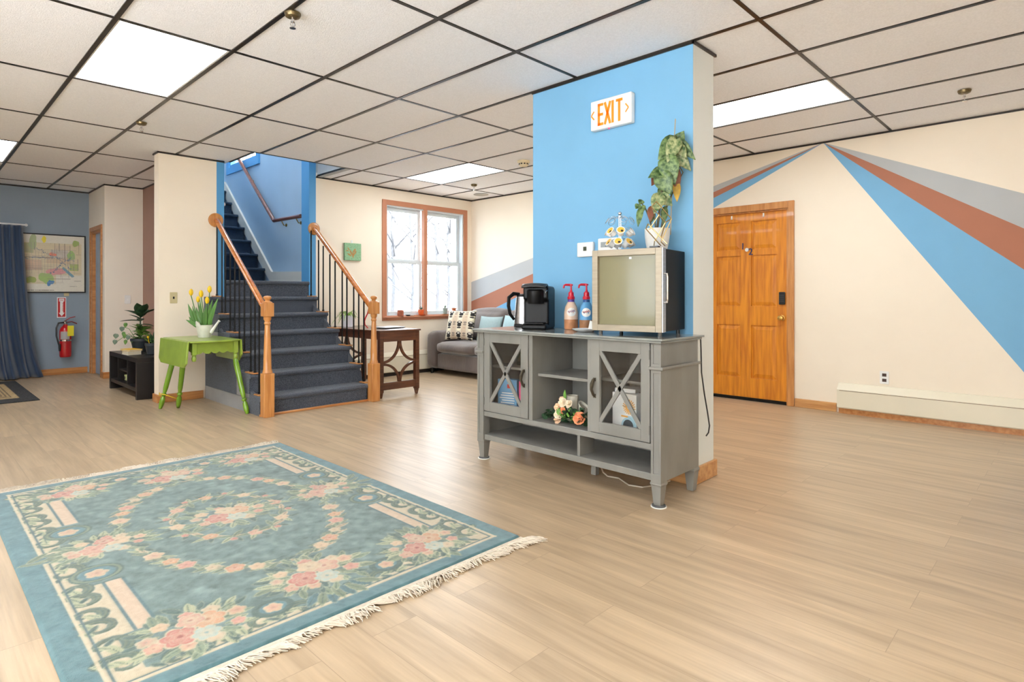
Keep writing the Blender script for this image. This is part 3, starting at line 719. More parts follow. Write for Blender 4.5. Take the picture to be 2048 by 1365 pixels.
# ------------------------------------------------------------------ left wall: map, sign, extinguisher, curtain, mat
def raster_mesh(name, col, f, mats, parent=None):
    """a dense sheet whose vertices carry the colours of the image array col (rows x cols x 3)"""
    R, Cc = col.shape[:2]
    jj, ii = np.meshgrid(np.linspace(0, 1, Cc), np.linspace(0, 1, R))
    co = f(jj, ii).reshape(-1, 3).astype(np.float32)
    me = bpy.data.meshes.new(name); me.vertices.add(R * Cc); me.vertices.foreach_set('co', co.ravel())
    a = (np.arange(R - 1)[:, None] * Cc + np.arange(Cc - 1)[None]).ravel()
    q = np.stack([a, a + 1, a + Cc + 1, a + Cc], 1)
    me.loops.add(q.size); me.polygons.add(len(q)); me.loops.foreach_set('vertex_index', q.ravel())
    me.polygons.foreach_set('loop_start', np.arange(0, q.size, 4)); me.polygons.foreach_set('loop_total', np.full(len(q), 4))
    me.update(calc_edges=True)
    c = me.color_attributes.new('Col', 'FLOAT_COLOR', 'POINT'); arr = np.ones((R * Cc, 4), np.float32)
    x = col.reshape(-1, 3) / 255.0; arr[:, :3] = np.where(x <= .04045, x / 12.92, ((x + .055) / 1.055) ** 2.4)
    c.data.foreach_set('color', arr.ravel()); me.materials.append(mats)
    me.polygons.foreach_set('use_smooth', np.ones(len(q), bool))
    o = bpy.data.objects.new(name, me); COL.objects.link(o)
    if parent: o.parent = parent; me.transform(world_of(parent).inverted())
    return o
rs = np.random.RandomState(5)
def blur(a, k=1):
    for _ in range(k):
        a = (a + np.roll(a, 1, 0) + np.roll(a, -1, 0) + np.roll(a, 1, 1) + np.roll(a, -1, 1)) / 5
    return a
# the map
H_, W_ = 260, 300
im = np.zeros((H_, W_, 3)); im[:] = (226, 220, 206)
yy, xx = np.mgrid[0:H_, 0:W_]; X = xx / W_; Y = 1 - yy / H_      # Y down from the top
def blob(cx, cy, rx, ry, c, wob=.25, seed=0):
    r = np.random.RandomState(seed); th = np.arctan2(yy - (1 - cy) * H_, xx - cx * W_); d = np.hypot((X - cx) / rx, (1 - yy / H_ - cy) / ry)
    w = sum(np.cos(th * k + r.rand() * 6) * wob / k for k in (2, 3, 5)); m_ = d < 1 + w; im[m_] = c
def rect(a, b, c0, d, c):
    m_ = (X > a) & (X < b) & (Y > c0) & (Y < d); im[m_] = c
def T(y): return 1 - y      # fraction from top -> Y up
body = (X > .02) & (X < .96) & (Y > .14) & (Y < .86); im[body] = (218, 204, 172)
rect(.02, .60, .02, .14, (226, 220, 206)); rect(.62, .98, .02, .30, (226, 220, 206)); rect(.02, .5, .87, .99, (226, 220, 206))
rect(.02, .34, .68, .85, (188, 186, 140)); rect(.50, .80, .50, .62, (214, 190, 160)); blob(.33, .86, .05, .12, (176, 186, 140), seed=1); blob(.88, .87, .05, .05, (166, 184, 112), seed=2); rect(.16, .44, .38, .56, (216, 186, 160)); rect(.55, .78, .60, .74, (204, 196, 186)); rect(.60, .8, .74, .82, (214, 196, 172))
blob(.82, .65, .06, .07, (166, 200, 124), seed=3); rect(.80, .92, .38, .50, (178, 192, 120)); blob(.62, .36, .13, .06, (226, 158, 160), seed=5); blob(.50, .24, .09, .10, (168, 196, 120), seed=6)
blob(.30, .21, .07, .06, (166, 176, 100), seed=7); blob(.15, .34, .05, .05, (206, 206, 130), seed=8); rect(.02, .12, .04, .27, (222, 206, 60)); blob(.47, .92, .025, .07, (232, 214, 60), seed=9)
blob(.58, .66, .05, .03, (232, 140, 120), seed=10); blob(.55, .16, .04, .05, (90, 140, 190), .5, 11)
for t_ in np.linspace(0, 1, 60): blob(.72 + .12 * t_, .42 - .14 * t_, .018, .02, (120, 160, 180), .1, 12)
for k in range(22): 
    q0 = .06 + .038 * k
    rect(q0, q0 + .0035, .30 + .1 * rs.rand(), .60 + .2 * rs.rand(), (170, 160, 148))
    rect(.05 + .3 * rs.rand(), .6 + .3 * rs.rand(), .28 + .022 * k, .2835 + .022 * k, (176, 164, 150))
for _ in range(46):
    p = rs.rand(2) * (.9, .7) + (.04, .15); L_ = rs.rand() * .35 + .05; c_ = rs.choice([120, 150, 176])
    if rs.rand() < .5: rect(p[0], min(.95, p[0] + L_), p[1], p[1] + .005, (c_, c_ - 10, c_ - 20))
    else: rect(p[0], p[0] + .005, p[1], min(.86, p[1] + L_), (c_, c_ - 10, c_ - 20))
for s_ in range(3):
    pth = np.cumsum(rs.randn(60, 2) * .008 + ((.011, -.002), (.008, -.006), (.004, .006))[s_], 0) + ((.15, .62), (.35, .75), (.55, .3))[s_]
    for p in pth: rect(p[0], p[0] + .009, p[1], p[1] + .011, (110, 126, 150))
for k in range(40): rect(.10 + k * .0125, .106 + k * .0125 + rs.rand() * .004, .022, .038, (90, 84, 80))
for k in range(8): rect(.80 + k * .013, .808 + k * .013, .095, .103, (110, 100, 100))
PAPER = attr_mat('printed_paper', .5)
t = thing('framed_map', 'large framed town map in a thin black frame on the blue-grey wall', 'map', (1.4, 10.398, 1.155))
raster_mesh('map_sheet', im[::1], lambda a, b: np.stack([.96 + a * .872, np.full_like(a, 10.384), 1.168 + b * .79], -1) if False else np.stack([.96 + a * .872, np.full_like(a, 10.384), 1.168 + (1 - b) * .79], -1), PAPER, t)
m = MB(); frame_v(m, .945, 1.848, 1.152, 1.972, .016, 10.376, 10.396); m.box(.95, 1.84, 10.386, 10.396, 1.16, 1.965); m.build('picture_frame', BLACKPL, t)
# extinguisher sign
RED = mat('signal_red', rgb(196, 30, 34), .4); WHITES = mat('white_sign_plastic', rgb(238, 236, 234), .4)
t = thing('extinguisher_sign', 'red and white fire extinguisher sign with a downward arrow', 'sign', (1.57, 10.398, .80))
m = MB(); m.box(1.518, 1.622, 10.394, 10.398, .80, 1.09); m.build('sign_plate', WHITES, t)
m = MB(); m.box(1.527, 1.613, 10.3925, 10.3945, .812, 1.078); m.build('red_field', RED, t)
m = MB(); m.prism([(1.54, 10.391, 1.07), (1.60, 10.391, 1.07), (1.60, 10.391, 1.03), (1.588, 10.391, 1.03), (1.588, 10.391, .87), (1.604, 10.391, .87), (1.57, 10.391, .82), (1.536, 10.391, .87), (1.552, 10.391, .87), (1.552, 10.391, 1.03), (1.54, 10.391, 1.03)], (0, .0015, 0)); m.build('arrow', WHITES, t)
font('FIRE', .026, .0004, RED, face_v(1.57, 10.3905, 1.04), 'lettering', t)
font('EXTINGUISHER', .018, .0004, RED, Matrix.Translation((1.576, 10.3905, .95)) @ Matrix.Rotation(PI / 2, 4, 'Y') @ Matrix.Rotation(PI / 2, 4, 'X'), 'lettering', t)
# extinguisher
t = thing('fire_extinguisher', 'red fire extinguisher with a yellow tag hanging on the blue-grey wall', 'fire extinguisher', (1.60, 10.31, .25))
m = MB(); m.lathe([(.060, 0), (.068, .01), (.07, .03), (.07, .36), (.066, .385), (.05, .42), (.028, .44), (.022, .46)], (1.60, 10.31, .25), 28); m.build('cylinder', mat('glossy_red_enamel', rgb(188, 22, 30), .22, coat=.6), t)
m = MB(); m.grid(lambda a, b: Vector((1.60 + .0712 * math.cos(-2.6 + a * 1.6), 10.31 + .0712 * math.sin(-2.6 + a * 1.6), .50 + b * .11)), 14, 1); m.build('label_sticker', mat('grey_white_label', rgb(170, 166, 164), .5), t)
m = MB(); m.lathe([(.0715, 0), (.0715, .02)], (1.60, 10.31, .475), 28, cap=False); m.build('wall_strap', CHROME, t)
m = MB(); m.lathe([(.022, .0), (.026, .01), (.026, .04), (.012, .05)], (1.60, 10.31, .705), 14); m.box(1.585, 1.60, 10.29, 10.33, .74, .765); m.build('valve', CHROME, t)
m = MB(); m.tube([(1.59, 10.30, .755), (1.65, 10.29, .80), (1.71, 10.29, .815)], .007, 8); m.tube([(1.60, 10.30, .735), (1.67, 10.29, .745), (1.73, 10.29, .715)], .007, 8); m.build('handle', mat('dark_red_steel', rgb(140, 46, 44), .35, .5), t)
m = MB(); m.tube([(1.58, 10.30, .735), (1.52, 10.29, .73), (1.495, 10.28, .66), (1.495, 10.28, .55), (1.515, 10.28, .46), (1.53, 10.28, .40)], .011, 8); m.lathe([(.012, 0), (.016, .08), (.012, .1)], (1.53, 10.275, .34), 12); m.build('hose', BLACKPL, t)
m = MB(); m.box(1.612, 1.684, 10.232, 10.235, .545, .69); m.build('inspection_tag', mat('yellow_tag_card', rgb(228, 210, 40), .6), t, bevel=.0)
# curtain
CURT = mat('slate_blue_satin', rgb(28, 54, 86), .6, noise=(2, .05), bump=(30, .05), sheen=.4)
t = thing('curtain', 'long slate blue curtain hanging beside the framed map', 'curtain', (.7, 10.18, 0))
def cur(a, b):      # a along the width, b from the top down
    z = 2.035 * (1 - b) + .012
    right = 1.12 + .10 * b + .06 * b ** 6 + .05 * b * b
    u = .25 + (right - .25) * a
    ph = a * 2 * PI * 8.5 + .7 * math.sin(a * 9)
    v = 10.19 - .035 * (1 + .5 * b) * math.sin(ph + .5 * math.sin(b * 3)) - .05 * b ** 3 * math.sin(a * 19 + 1) - .10 * max(0, b - .93) * 8 * (0.5 + .5 * math.sin(a * 31))
    return Vector((u + .012 * math.sin(ph * .5 + b * 5) * b, v, z))
m = MB(); m.grid(cur, 170, 40); m.keep = True; m.build('curtain_panel', CURT, t, solid=.004, angle=80)
m = MB(); m.tube([(.2, 10.26, 2.065), (1.16, 10.26, 2.065)], .012, 10); m.ball((1.165, 10.26, 2.065), .02, 10); m.tube([(1.10, 10.398, 2.065), (1.10, 10.26, 2.065)], .006, 8); m.build('curtain_rod', WHITEPL, t)
# door mat by the curtain
im = np.zeros((150, 90, 3)); R_, C_ = 150, 90; yy, xx = np.mgrid[0:R_, 0:C_]
dd = np.minimum(np.minimum(xx, C_ - 1 - xx), np.minimum(yy, R_ - 1 - yy) * .6)
im[:] = (176, 150, 108)
for k in (18, 21, 24, 27): im[(dd >= k) & (dd < k + 1)] = (90, 74, 56)
im[dd < 13] = (52, 52, 54)
im += rs.randn(R_, C_, 1) * 8
o = raster_mesh('door_mat', np.clip(im, 0, 255), lambda a, b: np.stack([.05 + a * .97, 7.98 + b * 2.0, .009 + 0 * a], -1), attr_mat('woven_mat_fibre', .95, bump=(300, .4)))
md = o.modifiers.new('thick', 'SOLIDIFY'); md.thickness = .008; md.offset = -1
solo(o, 'tan door mat with dark border and thin lines in front of the blue curtain', 'mat')
# ------------------------------------------------------------------ grey cabinet
CAB = mat('distressed_grey_paint', rgb(130, 128, 122), .42, noise=(7, .10), stretch=(1, 1, .3), bump=(40, .05), coat=.15)
CABD = mat('dark_grey_cabinet_interior', rgb(84, 86, 86), .55, noise=(7, .1))
EDGE = mat('rubbed_dark_edges', rgb(92, 90, 84), .5)
PEWT = mat('aged_pewter', rgb(110, 102, 90), .3, .9)
K = thing('media_cabinet', 'long grey painted cabinet with two X-fronted glass doors in front of the blue column', 'cabinet', (2.95, 2.28, 0))
F0, BK0, VL, VR = 2.745, 3.17, 2.985, 1.60     # front, back, left end, right end
TOPZ = .888
m = MB(); m.box(F0 - .03, BK0 + .02, VR - .035, VL + .035, TOPZ - .012, TOPZ); m.box(F0 - .02, BK0 + .01, VR - .025, VL + .025, TOPZ - .024, TOPZ - .012)
m.build('cabinet_top', mat('grey_cabinet_top_paint', rgb(140, 142, 138), .22, noise=(9, .08), coat=.5), K, bevel=.004)
z0b, z1b = .128, TOPZ - .024
for v in (VR + .005, VL - .025):
    m = MB(); m.box(F0 + .03, BK0, v, v + .02, z0b, z1b); m.build('side_panel', CAB, K)
m = MB(); m.box(BK0 - .012, BK0 - .002, VR + .025, VL - .025, z0b, z1b); m.build('back_panel', CAB, K)
m = MB(); m.box(F0 + .012, BK0 - .012, VR + .03, VL - .03, .135, .172); m.build('bottom_shelf', CAB, K, bevel=.003)
m = MB(); m.box(F0 + .008, BK0 - .012, VR + .03, VL - .03, .296, .330); m.build('cabinet_floor', CAB, K, bevel=.003)
m = MB(); m.box(F0 + .02, F0 + .16, 2.13, 2.15, .172, .296); m.build('divider', CAB, K)
for v in (2.045, 2.525):
    w_ = .022 if v < 2.3 else -.03
    m = MB(); m.box(F0 + .008, BK0 - .012, min(v, v + w_), max(v, v + w_), .330, z1b); m.build('divider', CAB, K, bevel=.002)
m = MB(); m.box(F0 + .06, BK0 - .012, 2.068, 2.494, .603, .622); m.build('shelf', CAB, K, bevel=.002)
for a, b in ((VR + .03, 2.044), (2.526, VL - .03)):
    m = MB(); m.box(F0 + .10, BK0 - .012, a, b, .618, .634); m.build('shelf', CAB, K)
# corner posts with sunk panels, moulding and tapered feet
for v0 in (VR - .012, VL - .048):
    m = MB(); v1 = v0 + .06
    m.box(F0 + .006, F0 + .06, v0, v1, z0b, z1b)
    for za, zb in ((.175, .71), (.75, .862)):
        m.box(F0, F0 + .008, v0, v0 + .014, za, zb); m.box(F0, F0 + .008, v1 - .014, v1, za, zb)
    for za, zb in ((.128, .178), (.705, .755), (.855, z1b)): m.box(F0, F0 + .008, v0, v1, za, zb)
    m.build('corner_post', CAB, K, bevel=.0015)
m = MB(); m.tube([(F0 - .006, VR + .055, .731), (F0 - .006, VR - .018, .731), (BK0, VR - .014, .731)], .009, 8); m.build('moulding', CAB, K)
m = MB(); m.tube([(F0 - .006, VL - .055, .731), (F0 - .006, VL + .018, .731), (BK0, VL + .014, .731)], .009, 8); m.build('moulding', CAB, K)
for a_, b_, c_ in ((VR - .008, VR + .004, VR - .003), (VL - .004, VL + .008, VL - .004)):
    m = MB(); m.box(F0 + .03, BK0, a_, b_, .135, .725); m.build('end_panel', CAB, K)
    m = MB(); m.box(F0 + .03, BK0, c_, c_ + .007, .725, z1b); m.build('end_panel', CAB, K)
FOOTS = [(F0 + .034, VR + .02), (F0 + .034, VL - .02), (BK0 - .03, VR + .02), (BK0 - .03, VL - .02), (F0 + .25, 2.19)]
for i, (u, v) in enumerate(FOOTS):
    m = MB(); a, b = (.031, .019) if i < 4 else (.018, .018)
    prev = None
    for z, r in ((.136, a), (.122, a + .003), (.112, a - .002), (.004, b)):
        ring = [m.bm.verts.new((u + sx * r, v + sy * r, z)) for sx, sy in ((-1, -1), (1, -1), (1, 1), (-1, 1))]
        if prev:
            for k in range(4): m._f([prev[k], prev[(k + 1) % 4], ring[(k + 1) % 4], ring[k]])
        else: m._f(ring)
        prev = ring
    m._f(prev[::-1]); m.build('foot', CAB, K, bevel=.001)
def cdoor(a, b, hv, flip):
    d = MB(); z0, z1 = .335, .862; x0, x1 = F0 + .002, F0 + .022
    sl_ = .062; gz0, gz1 = .398, .80
    d.box(x0, x1, a, a + (sl_ if not flip else .055), z0, z1); d.box(x0, x1, b - (.055 if not flip else sl_), b, z0, z1)
    ga, gb = a + (sl_ if not flip else .055), b - (.055 if not flip else sl_)
    d.box(x0, x1, ga, gb, z0, gz0); d.box(x0, x1, ga, gb, gz1, z1)
    for (p, q, r_, s_) in ((ga, gz0, gb, gz1), (ga, gz1, gb, gz0)):
        dv = Vector((r_ - p, s_ - q)); n = Vector((-dv.y, dv.x)).normalized() * .0125; e = dv.normalized() * .004
        d.prism([(x0 + .003, p + n.x - e.x, q + n.y - e.y), (x0 + .003, r_ + n.x + e.x, s_ + n.y + e.y), (x0 + .003, r_ - n.x + e.x, s_ - n.y + e.y), (x0 + .003, p - n.x - e.x, q - n.y - e.y)], (.012, 0, 0))
    D = d.build('door', CAB, K, bevel=.0015)
    d = MB(); d.box(x0 + .016, x0 + .019, ga - .003, gb + .003, gz0 - .003, gz1 + .003); d.build('glass_pane', GLASS, D)
    d = MB(); zc = .59
    d.tube([(x0 - .002, hv, zc + .048), (x0 - .012, hv, zc + .044), (x0 - .026, hv, zc + .02), (x0 - .026, hv + .004, zc - .01), (x0 - .014, hv, zc - .04), (x0 - .002, hv, zc - .05)], [.007, .009, .012, .009, .008, .007], 8)
    d.box(x0 - .003, x0, hv - .009, hv + .009, zc + .036, zc + .056); d.box(x0 - .003, x0, hv - .009, hv + .009, zc - .06, zc - .036)
    d.build('handle', PEWT, D, label='curved pewter pull handle')
    d = MB()
    hv2 = a if flip else b
    for z in (.40, .80): d.box(x0 - .002, x0 + .01, hv2 - .004, hv2 + .004, z - .025, z + .025)
    d.build('hinge', EDGE, D)
cdoor(1.655, 2.042, 2.012, True); cdoor(2.529, 2.932, 2.562, False)
for (u, v), l in ((FOOTS[0], 'round grey and white caster cup under the right front foot of the grey cabinet'), (FOOTS[1], 'round grey and white caster cup under the left front foot of the grey cabinet')):
    t = thing('caster_cup', l, 'caster cup', (u, v, 0), group='cups under the cabinet feet')
    m = MB(); m.lathe([(.042, 0), (.042, .003), (.038, .0035), (0, .0035)], (u, v, 0), 24); m.build('rim', WHITEPL, t)
    m = MB(); m.lathe([(.036, .0036), (.036, .010), (.030, .013), (.026, .0045)], (u, v, 0), 24, cap=False); m.build('cup', mat('grey_rubber', rgb(84, 84, 86), .5), t)
# cords
m = MB(); m.tube([P(1401, 672, 3.42), P(1402, 700, 3.43), P(1403, 745, 3.42), P(1409, 790, 3.42), P(1415, 825, 3.42), P(1419, 852, 3.42), P(1417, 866, 3.42), P(1412, 873, 3.42)], .004, 6)
solo(m.build('power_cord', BLACKPL), 'black power cord hanging down behind the right end of the grey cabinet', 'cord')
m = MB(); m.tube([P(1203, 935, 3.50), PZ(1206, 945, .03), PZ(1215, 953, .006), PZ(1238, 957, .006), PZ(1258, 971, .006), PZ(1285, 975, .006), PZ(1312, 971, .006), PZ(1340, 962, .006)], .0045, 6)
solo(m.build('power_cord', mat('beige_cord', rgb(196, 184, 164), .5)), 'beige cord lying on the floor under the grey cabinet', 'cord')

# things inside the cabinet
def boxthing(name, label, cat, loc, rz, size, mats_, group=None, panels=(), part='carton'):
    t = thing(name, label, cat, loc, rz, group); w_, d_, h_ = size
    m = MB(); m.box(-d_ / 2, d_ / 2, -w_ / 2, w_ / 2, 0, h_); m.build(part, mats_, t, local=True, bevel=.0015)
    for k, (nm, a, b, c_, e_, mt) in enumerate(panels):   # front face panels: fractions of width and height
        m = MB(); m.box(-d_ / 2 - .0012, -d_ / 2, -w_ / 2 + a * w_, -w_ / 2 + b * w_, c_ * h_, e_ * h_); m.build(nm, mt, t, local=True)
    return t
CL = mat('light_blue_card', rgb(110, 160, 196), .5); CP = mat('pink_card', rgb(214, 70, 120), .5); CW = mat('white_card', rgb(226, 224, 218), .5); CR = mat('red_card', rgb(196, 60, 50), .5); CG = mat('grey_blue_card', rgb(150, 168, 178), .5)
CO = mat('orange_print', rgb(222, 160, 70), .5); DK = mat('charcoal_print', rgb(60, 62, 66), .5); LBL = mat('pale_blue_print', rgb(168, 200, 210), .5)
lines = lambda n, a, b, z0, z1, mt: [('printed_line', a + .02 * (k % 2), b - .06 * (k % 3), z0 + (z1 - z0) * k / n, z0 + (z1 - z0) * (k + .45) / n, mt) for k in range(n)]
boxthing('tea_box', 'light blue carton with lines of white print behind the left glass door', 'box', (2.90, 2.84, .331), .25, (.15, .06, .21), CL, None, lines(6, .12, .9, .15, .62, CW) + [('red_badge', .25, .5, .72, .85, CR), ('red_band', .3, .95, .02, .08, CR)])
boxthing('tea_box', 'pink and white carton behind the left glass door', 'box', (2.93, 2.70, .331), .1, (.10, .06, .205), CP, None, [('white_panel', .18, .84, .12, .82, CW)] + lines(6, .22, .8, .16, .6, DK))
boxthing('tea_box', 'low dark red carton with an ochre band behind the left glass door', 'box', (3.02, 2.62, .331), 0, (.12, .10, .13), mat('dark_red_card', rgb(120, 40, 36), .5), None, [('ochre_band', 0, 1, .04, .2, CO)])
t = thing('mug', 'white mug in the lower corner behind the left glass door', 'mug', (2.86, 2.612, .331))
m = MB(); m.lathe([(.028, 0), (.03, .003), (.03, .075), (.027, .075), (.026, .006), (0, .006)], (0, 0, 0), 20); m.build('cup', WHITEPL, t, local=True)
m = MB(); m.tube([(0, .028, .06), (0, .05, .055), (0, .05, .025), (0, .028, .02)], .005, 8); m.build('handle', WHITEPL, t, local=True)
for k, (u, v) in enumerate(((2.98, 2.80), (3.0, 2.70))):
    m = MB(); m.lathe([(.032, 0), (.034, .002), (.036, .09), (.034, .09), (.031, .004), (0, .004)], (u, v, .635), 20)
    solo(m.build('drinking_glass', glass_mat('tumbler_glass_%d' % k, (.8, .86, .82, 1))), ['clear tumbler on the upper shelf behind the left glass door, hinge side', 'clear tumbler on the upper shelf behind the left glass door, middle'][k], 'glass')
t = thing('dried_sprig', 'small white sprig ornament on the upper shelf behind the left glass door', 'ornament', (2.93, 2.605, .635))
m = MB(); rr = random.Random(2)
for k in range(10):
    a = rr.random() * 6; e = Vector((.02 * math.cos(a), .02 * math.sin(a), .03 + .1 * rr.random())); m.tube([(0, 0, 0), e], .0015, 5); m.ball(e, .006, 6)
m.build('sprig', CW, t, local=True)
bx = boxthing('snack_box', 'white carton printed with an orange sunburst behind the right glass door', 'box', (2.90, 1.885, .331), -.08, (.17, .08, .225), CW, None, [('blue_panel', .0, .35, .02, .45, LBL), ('charcoal_mark', .06, .20, .47, .52, DK)] + lines(4, .3, .62, .12, .5, CO))
m = MB()
for k in range(11):
    a = PI * k / 10 + .1; p = Vector((-.0415, -.035, .15)); d = Vector((0, math.cos(a), math.sin(a)))
    n = Vector((0, -d.z, d.y)) * .003
    m.prism([p + d * .012 - n, p + d * .012 + n, p + d * .045 + n, p + d * .045 - n], (-.001, 0, 0))
    m.prism([p - d * .012 - n, p - d * .012 + n, p - d * .04 + n, p - d * .04 - n], (-.001, 0, 0))
m.build('sunburst', CO, bx, local=True)
m = MB(); m.lathe([(0, 0), (.036, 0), (.036, .001), (0, .001)], (-.0415, -.03, .045), 20, Matrix.Rotation(-PI / 2, 4, 'Y')); m.build('charcoal_disc', DK, bx, local=True)
m = MB(); m.lathe([(.036, 0), (.048, 0), (.048, .0012), (.036, .0012)], (-.0412, -.03, .045), 20, Matrix.Rotation(-PI / 2, 4, 'Y'), cap=False); m.build('pale_ring', LBL, bx, local=True)
boxthing('snack_box', 'grey-blue carton on the hinge side behind the right glass door', 'box', (2.96, 1.72, .331), .05, (.13, .10, .22), CG, None, [('darker_mark', .2, .6, .15, .3, mat('slate_print', rgb(96, 112, 122), .5))])
boxthing('snack_box', 'shallow open white tray lying on the sunburst carton', 'tray', (2.93, 1.90, .5585), .1, (.13, .10, .022), CW, None, part='tray')
t = thing('canister', 'pale blue canister with a rounded lid behind the right glass door', 'canister', (2.99, 2.005, .331))
m = MB(); m.lathe([(.03, 0), (.032, .004), (.032, .17), (.028, .18)], (0, 0, 0), 20); m.build('body', CG, t, local=True)
m = MB(); m.lathe([(.028, .181), (.031, .19), (.029, .225), (.012, .24), (0, .241)], (0, 0, 0), 20); m.build('lid', CL, t, local=True)
# candles and flowers in the open middle
CAND = mat('ivory_wax', rgb(206, 200, 184), .45, noise=(6, .03))
for loc, lab, lean, h_ in (((2.935, 2.318, .331), 'tall ivory pillar candle standing among the silk flowers', 0, .155), ((2.935, 2.228, .331), 'shorter slanting ivory candle beside the right glass door', .0, .10)):
    t = thing('pillar_candle', lab, 'candle', loc, 0, 'candles in the cabinet')
    M = Matrix.Rotation(lean, 4, 'X')
    m = MB(); r_ = .038 if h_ > .12 else .036
    pr = [(r_ - .002, 0), (r_, .003), (r_, h_), (r_ - .006, h_), (r_ - .008, h_ - .016), (0, h_ - .02)]
    m.lathe(pr, (0, 0, 0), 24)
    if h_ < .12:
        for vt in m.bm.verts: 
            if vt.co.z > .07: vt.co.z += vt.co.y * .8
    m.build('wax', CAND, t, local=True)
    m = MB(); m.tube([(0, 0, h_ - .025), (0, 0, h_ - .01)], .0012, 5); m.build('wick', BLACKPL, t, local=True)
GRN = mat('dark_green_leaf', rgb(44, 74, 46), .5, noise=(20, .25)); GR2 = mat('fresh_green_leaf', rgb(96, 142, 52), .5, noise=(20, .25)); GR3 = mat('silvery_green_leaf', rgb(104, 124, 104), .5, noise=(20, .2))
t = thing('silk_flower_garland', 'garland of cream and peach silk flowers in the open middle of the grey cabinet', 'flowers', (2.84, 2.25, .331))
rr = random.Random(7)
def rose(mb, c, r, face=(-1, 0, .4)):
    face = Vector(face).normalized(); a = face.orthogonal().normalized(); b = face.cross(a)
    for L_, (n, R_, h_) in enumerate(((6, 1.0, -.12), (5, .78, .08), (5, .55, .2), (4, .34, .3))):
        for k in range(n):
            th = 2 * PI * (k + .37 * L_) / n; d = a * math.cos(th) + b * math.sin(th); s_ = face.cross(d)
            def pf(x, y):      # cupped round petal
                w_ = r * R_ * .62 * math.sin(PI * (.12 + .76 * y)) * (x - .5) * 2
                out = r * R_ * (.15 + .85 * y); up = r * (h_ + .45 * y * y * (1 if L_ else .4)) - .25 * r * abs(x - .5) * y
                return c + d * out + s_ * w_ + face * up
            mb.grid(pf, 5, 5)
    mb.ball(c + face * r * .25, r * .2, 8)
FC = [mat('cream_petals', rgb(240, 224, 196), .6), mat('blush_petals', rgb(244, 206, 170), .6), mat('peach_petals', rgb(238, 150, 104), .6)]
for (u, v, z, r_, ci) in ((2.83, 2.315, .455, .030, 0), (2.82, 2.345, .425, .026, 1), (2.84, 2.275, .45, .026, 0), (2.80, 2.325, .385, .030, 0), (2.80, 2.33, .352, .026, 1), (2.81, 2.30, .41, .022, 2), (2.80, 2.165, .385, .040, 2), (2.85, 2.34, .47, .018, 1)):
    m = MB(); rose(m, Vector((u, v, z)), r_, (-1, rr.uniform(-.3, .3), .5)); m.keep = True; m.build('flower', FC[ci], t)
m = MB()
for k in range(110):
    v = rr.uniform(2.10, 2.45); u = rr.uniform(2.79, 2.88); z = .345 + rr.random() * .05 * (1.2 if v < 2.4 else .6)
    d = Vector((rr.uniform(-1, .3), rr.uniform(-1, 1), rr.uniform(-.1, .7))).normalized() * rr.uniform(.03, .05)
    if v + d.y > 2.48: d.y = -abs(d.y)
    if v + d.y < 2.08: d.y = abs(d.y)
    if z + d.z < .337: d.z = .0
    m.leaf((u, v, z), Vector((u, v, z)) + d, (-.6, 0, 1), .016, n=4)
m.keep = True; m.build('foliage', GRN, t, kind='stuff')
m = MB()
for k in range(34):
    v = rr.uniform(2.18, 2.31); u = rr.uniform(2.78, 2.85); z = .36 + rr.random() * .05
    if k % 2: m.ball((u, v, z + .02), .006, 6)
    else: m.leaf((u, v, z), (u + rr.uniform(-.03, .01), v + rr.uniform(-.03, .03), z + rr.uniform(-.015, .04)), (-1, 0, .5), .008, n=4)
m.leaf((2.85, 2.31, .47), (2.86, 2.32, .53), (-1, 0, 0), .012); m.keep = True; m.build('berry_sprigs', GR2, t, kind='stuff')

# ------------------------------------------------------------------ fridge
DKP2 = mat('grey_foot_plastic', rgb(110, 106, 100), .5)
BLKG = mat('glossy_black_enamel', rgb(10, 9, 9), .35, spec=.08, coat=.0, noise=(3, .1))
fr = thing('mini_fridge', 'small black fridge with a steel framed glass door standing on the grey cabinet', 'fridge', (2.86, 1.65, TOPZ + .001), math.atan2(.139, .99))
FW, FD, FH = .424, .355, .482      # x = depth, y = along the front
m = MB(); m.box(.055, FD, 0, FW, .026, FH); m.build('cabinet_body', BLKG, fr, local=True, bevel=.004)
m = MB(); t_ = .036
m.box(0, .045, 0, t_, .022, FH + .004); m.box(0, .045, FW - t_, FW, .022, FH + .004); m.box(0, .045, t_, FW - t_, .022, .022 + t_); m.box(0, .045, t_, FW - t_, FH + .004 - t_, FH + .004)
CHAMP = mat('champagne_steel', rgb(158, 146, 126), .4, .3, noise=(8, .08), stretch=(1, 1, 8))
dr = m.build('door', CHAMP, fr, local=True, bevel=.002, label='brushed steel door frame with smoked glass')
m = MB(); m.box(.022, .026, t_, FW - t_, .022 + t_, FH + .004 - t_); m.build('glass_pane', mat('smoked_olive_glass', rgb(132, 127, 98), .12, noise=(2, .04), coat=.1, spec=.3), dr, local=True)
m = MB(); m.box(.046, .054, .004, FW - .004, .03, FH); m.build('gasket', BLACKPL, fr, local=True)
m = MB(); m.box(.004, .045, -.006, -.0005, .024, FH + .002); m.build('edge_strip', STEEL, dr, local=True)
m = MB(); m.tube([(.016, -.005, .345), (.016, -.024, .342), (.016, -.026, .325), (.016, -.026, .205), (.016, -.024, .188), (.016, -.005, .185)], .006, 8); m.build('handle', CHROME, dr, local=True)
for x_, y_ in ((.05, .03), (.05, FW - .03), (FD - .03, .03), (FD - .03, FW - .03)):
    m = MB(); m.lathe([(.011, 0), (.011, .028)], (x_, y_, 0), 12); m.build('foot', DKP2 if x_ < .1 else BLACKPL, fr, local=True)
m = MB(); m.box(.0, .03, .02, .07, FH + .005, FH + .013); m.build('hinge_cover', BLACKPL, fr, local=True)
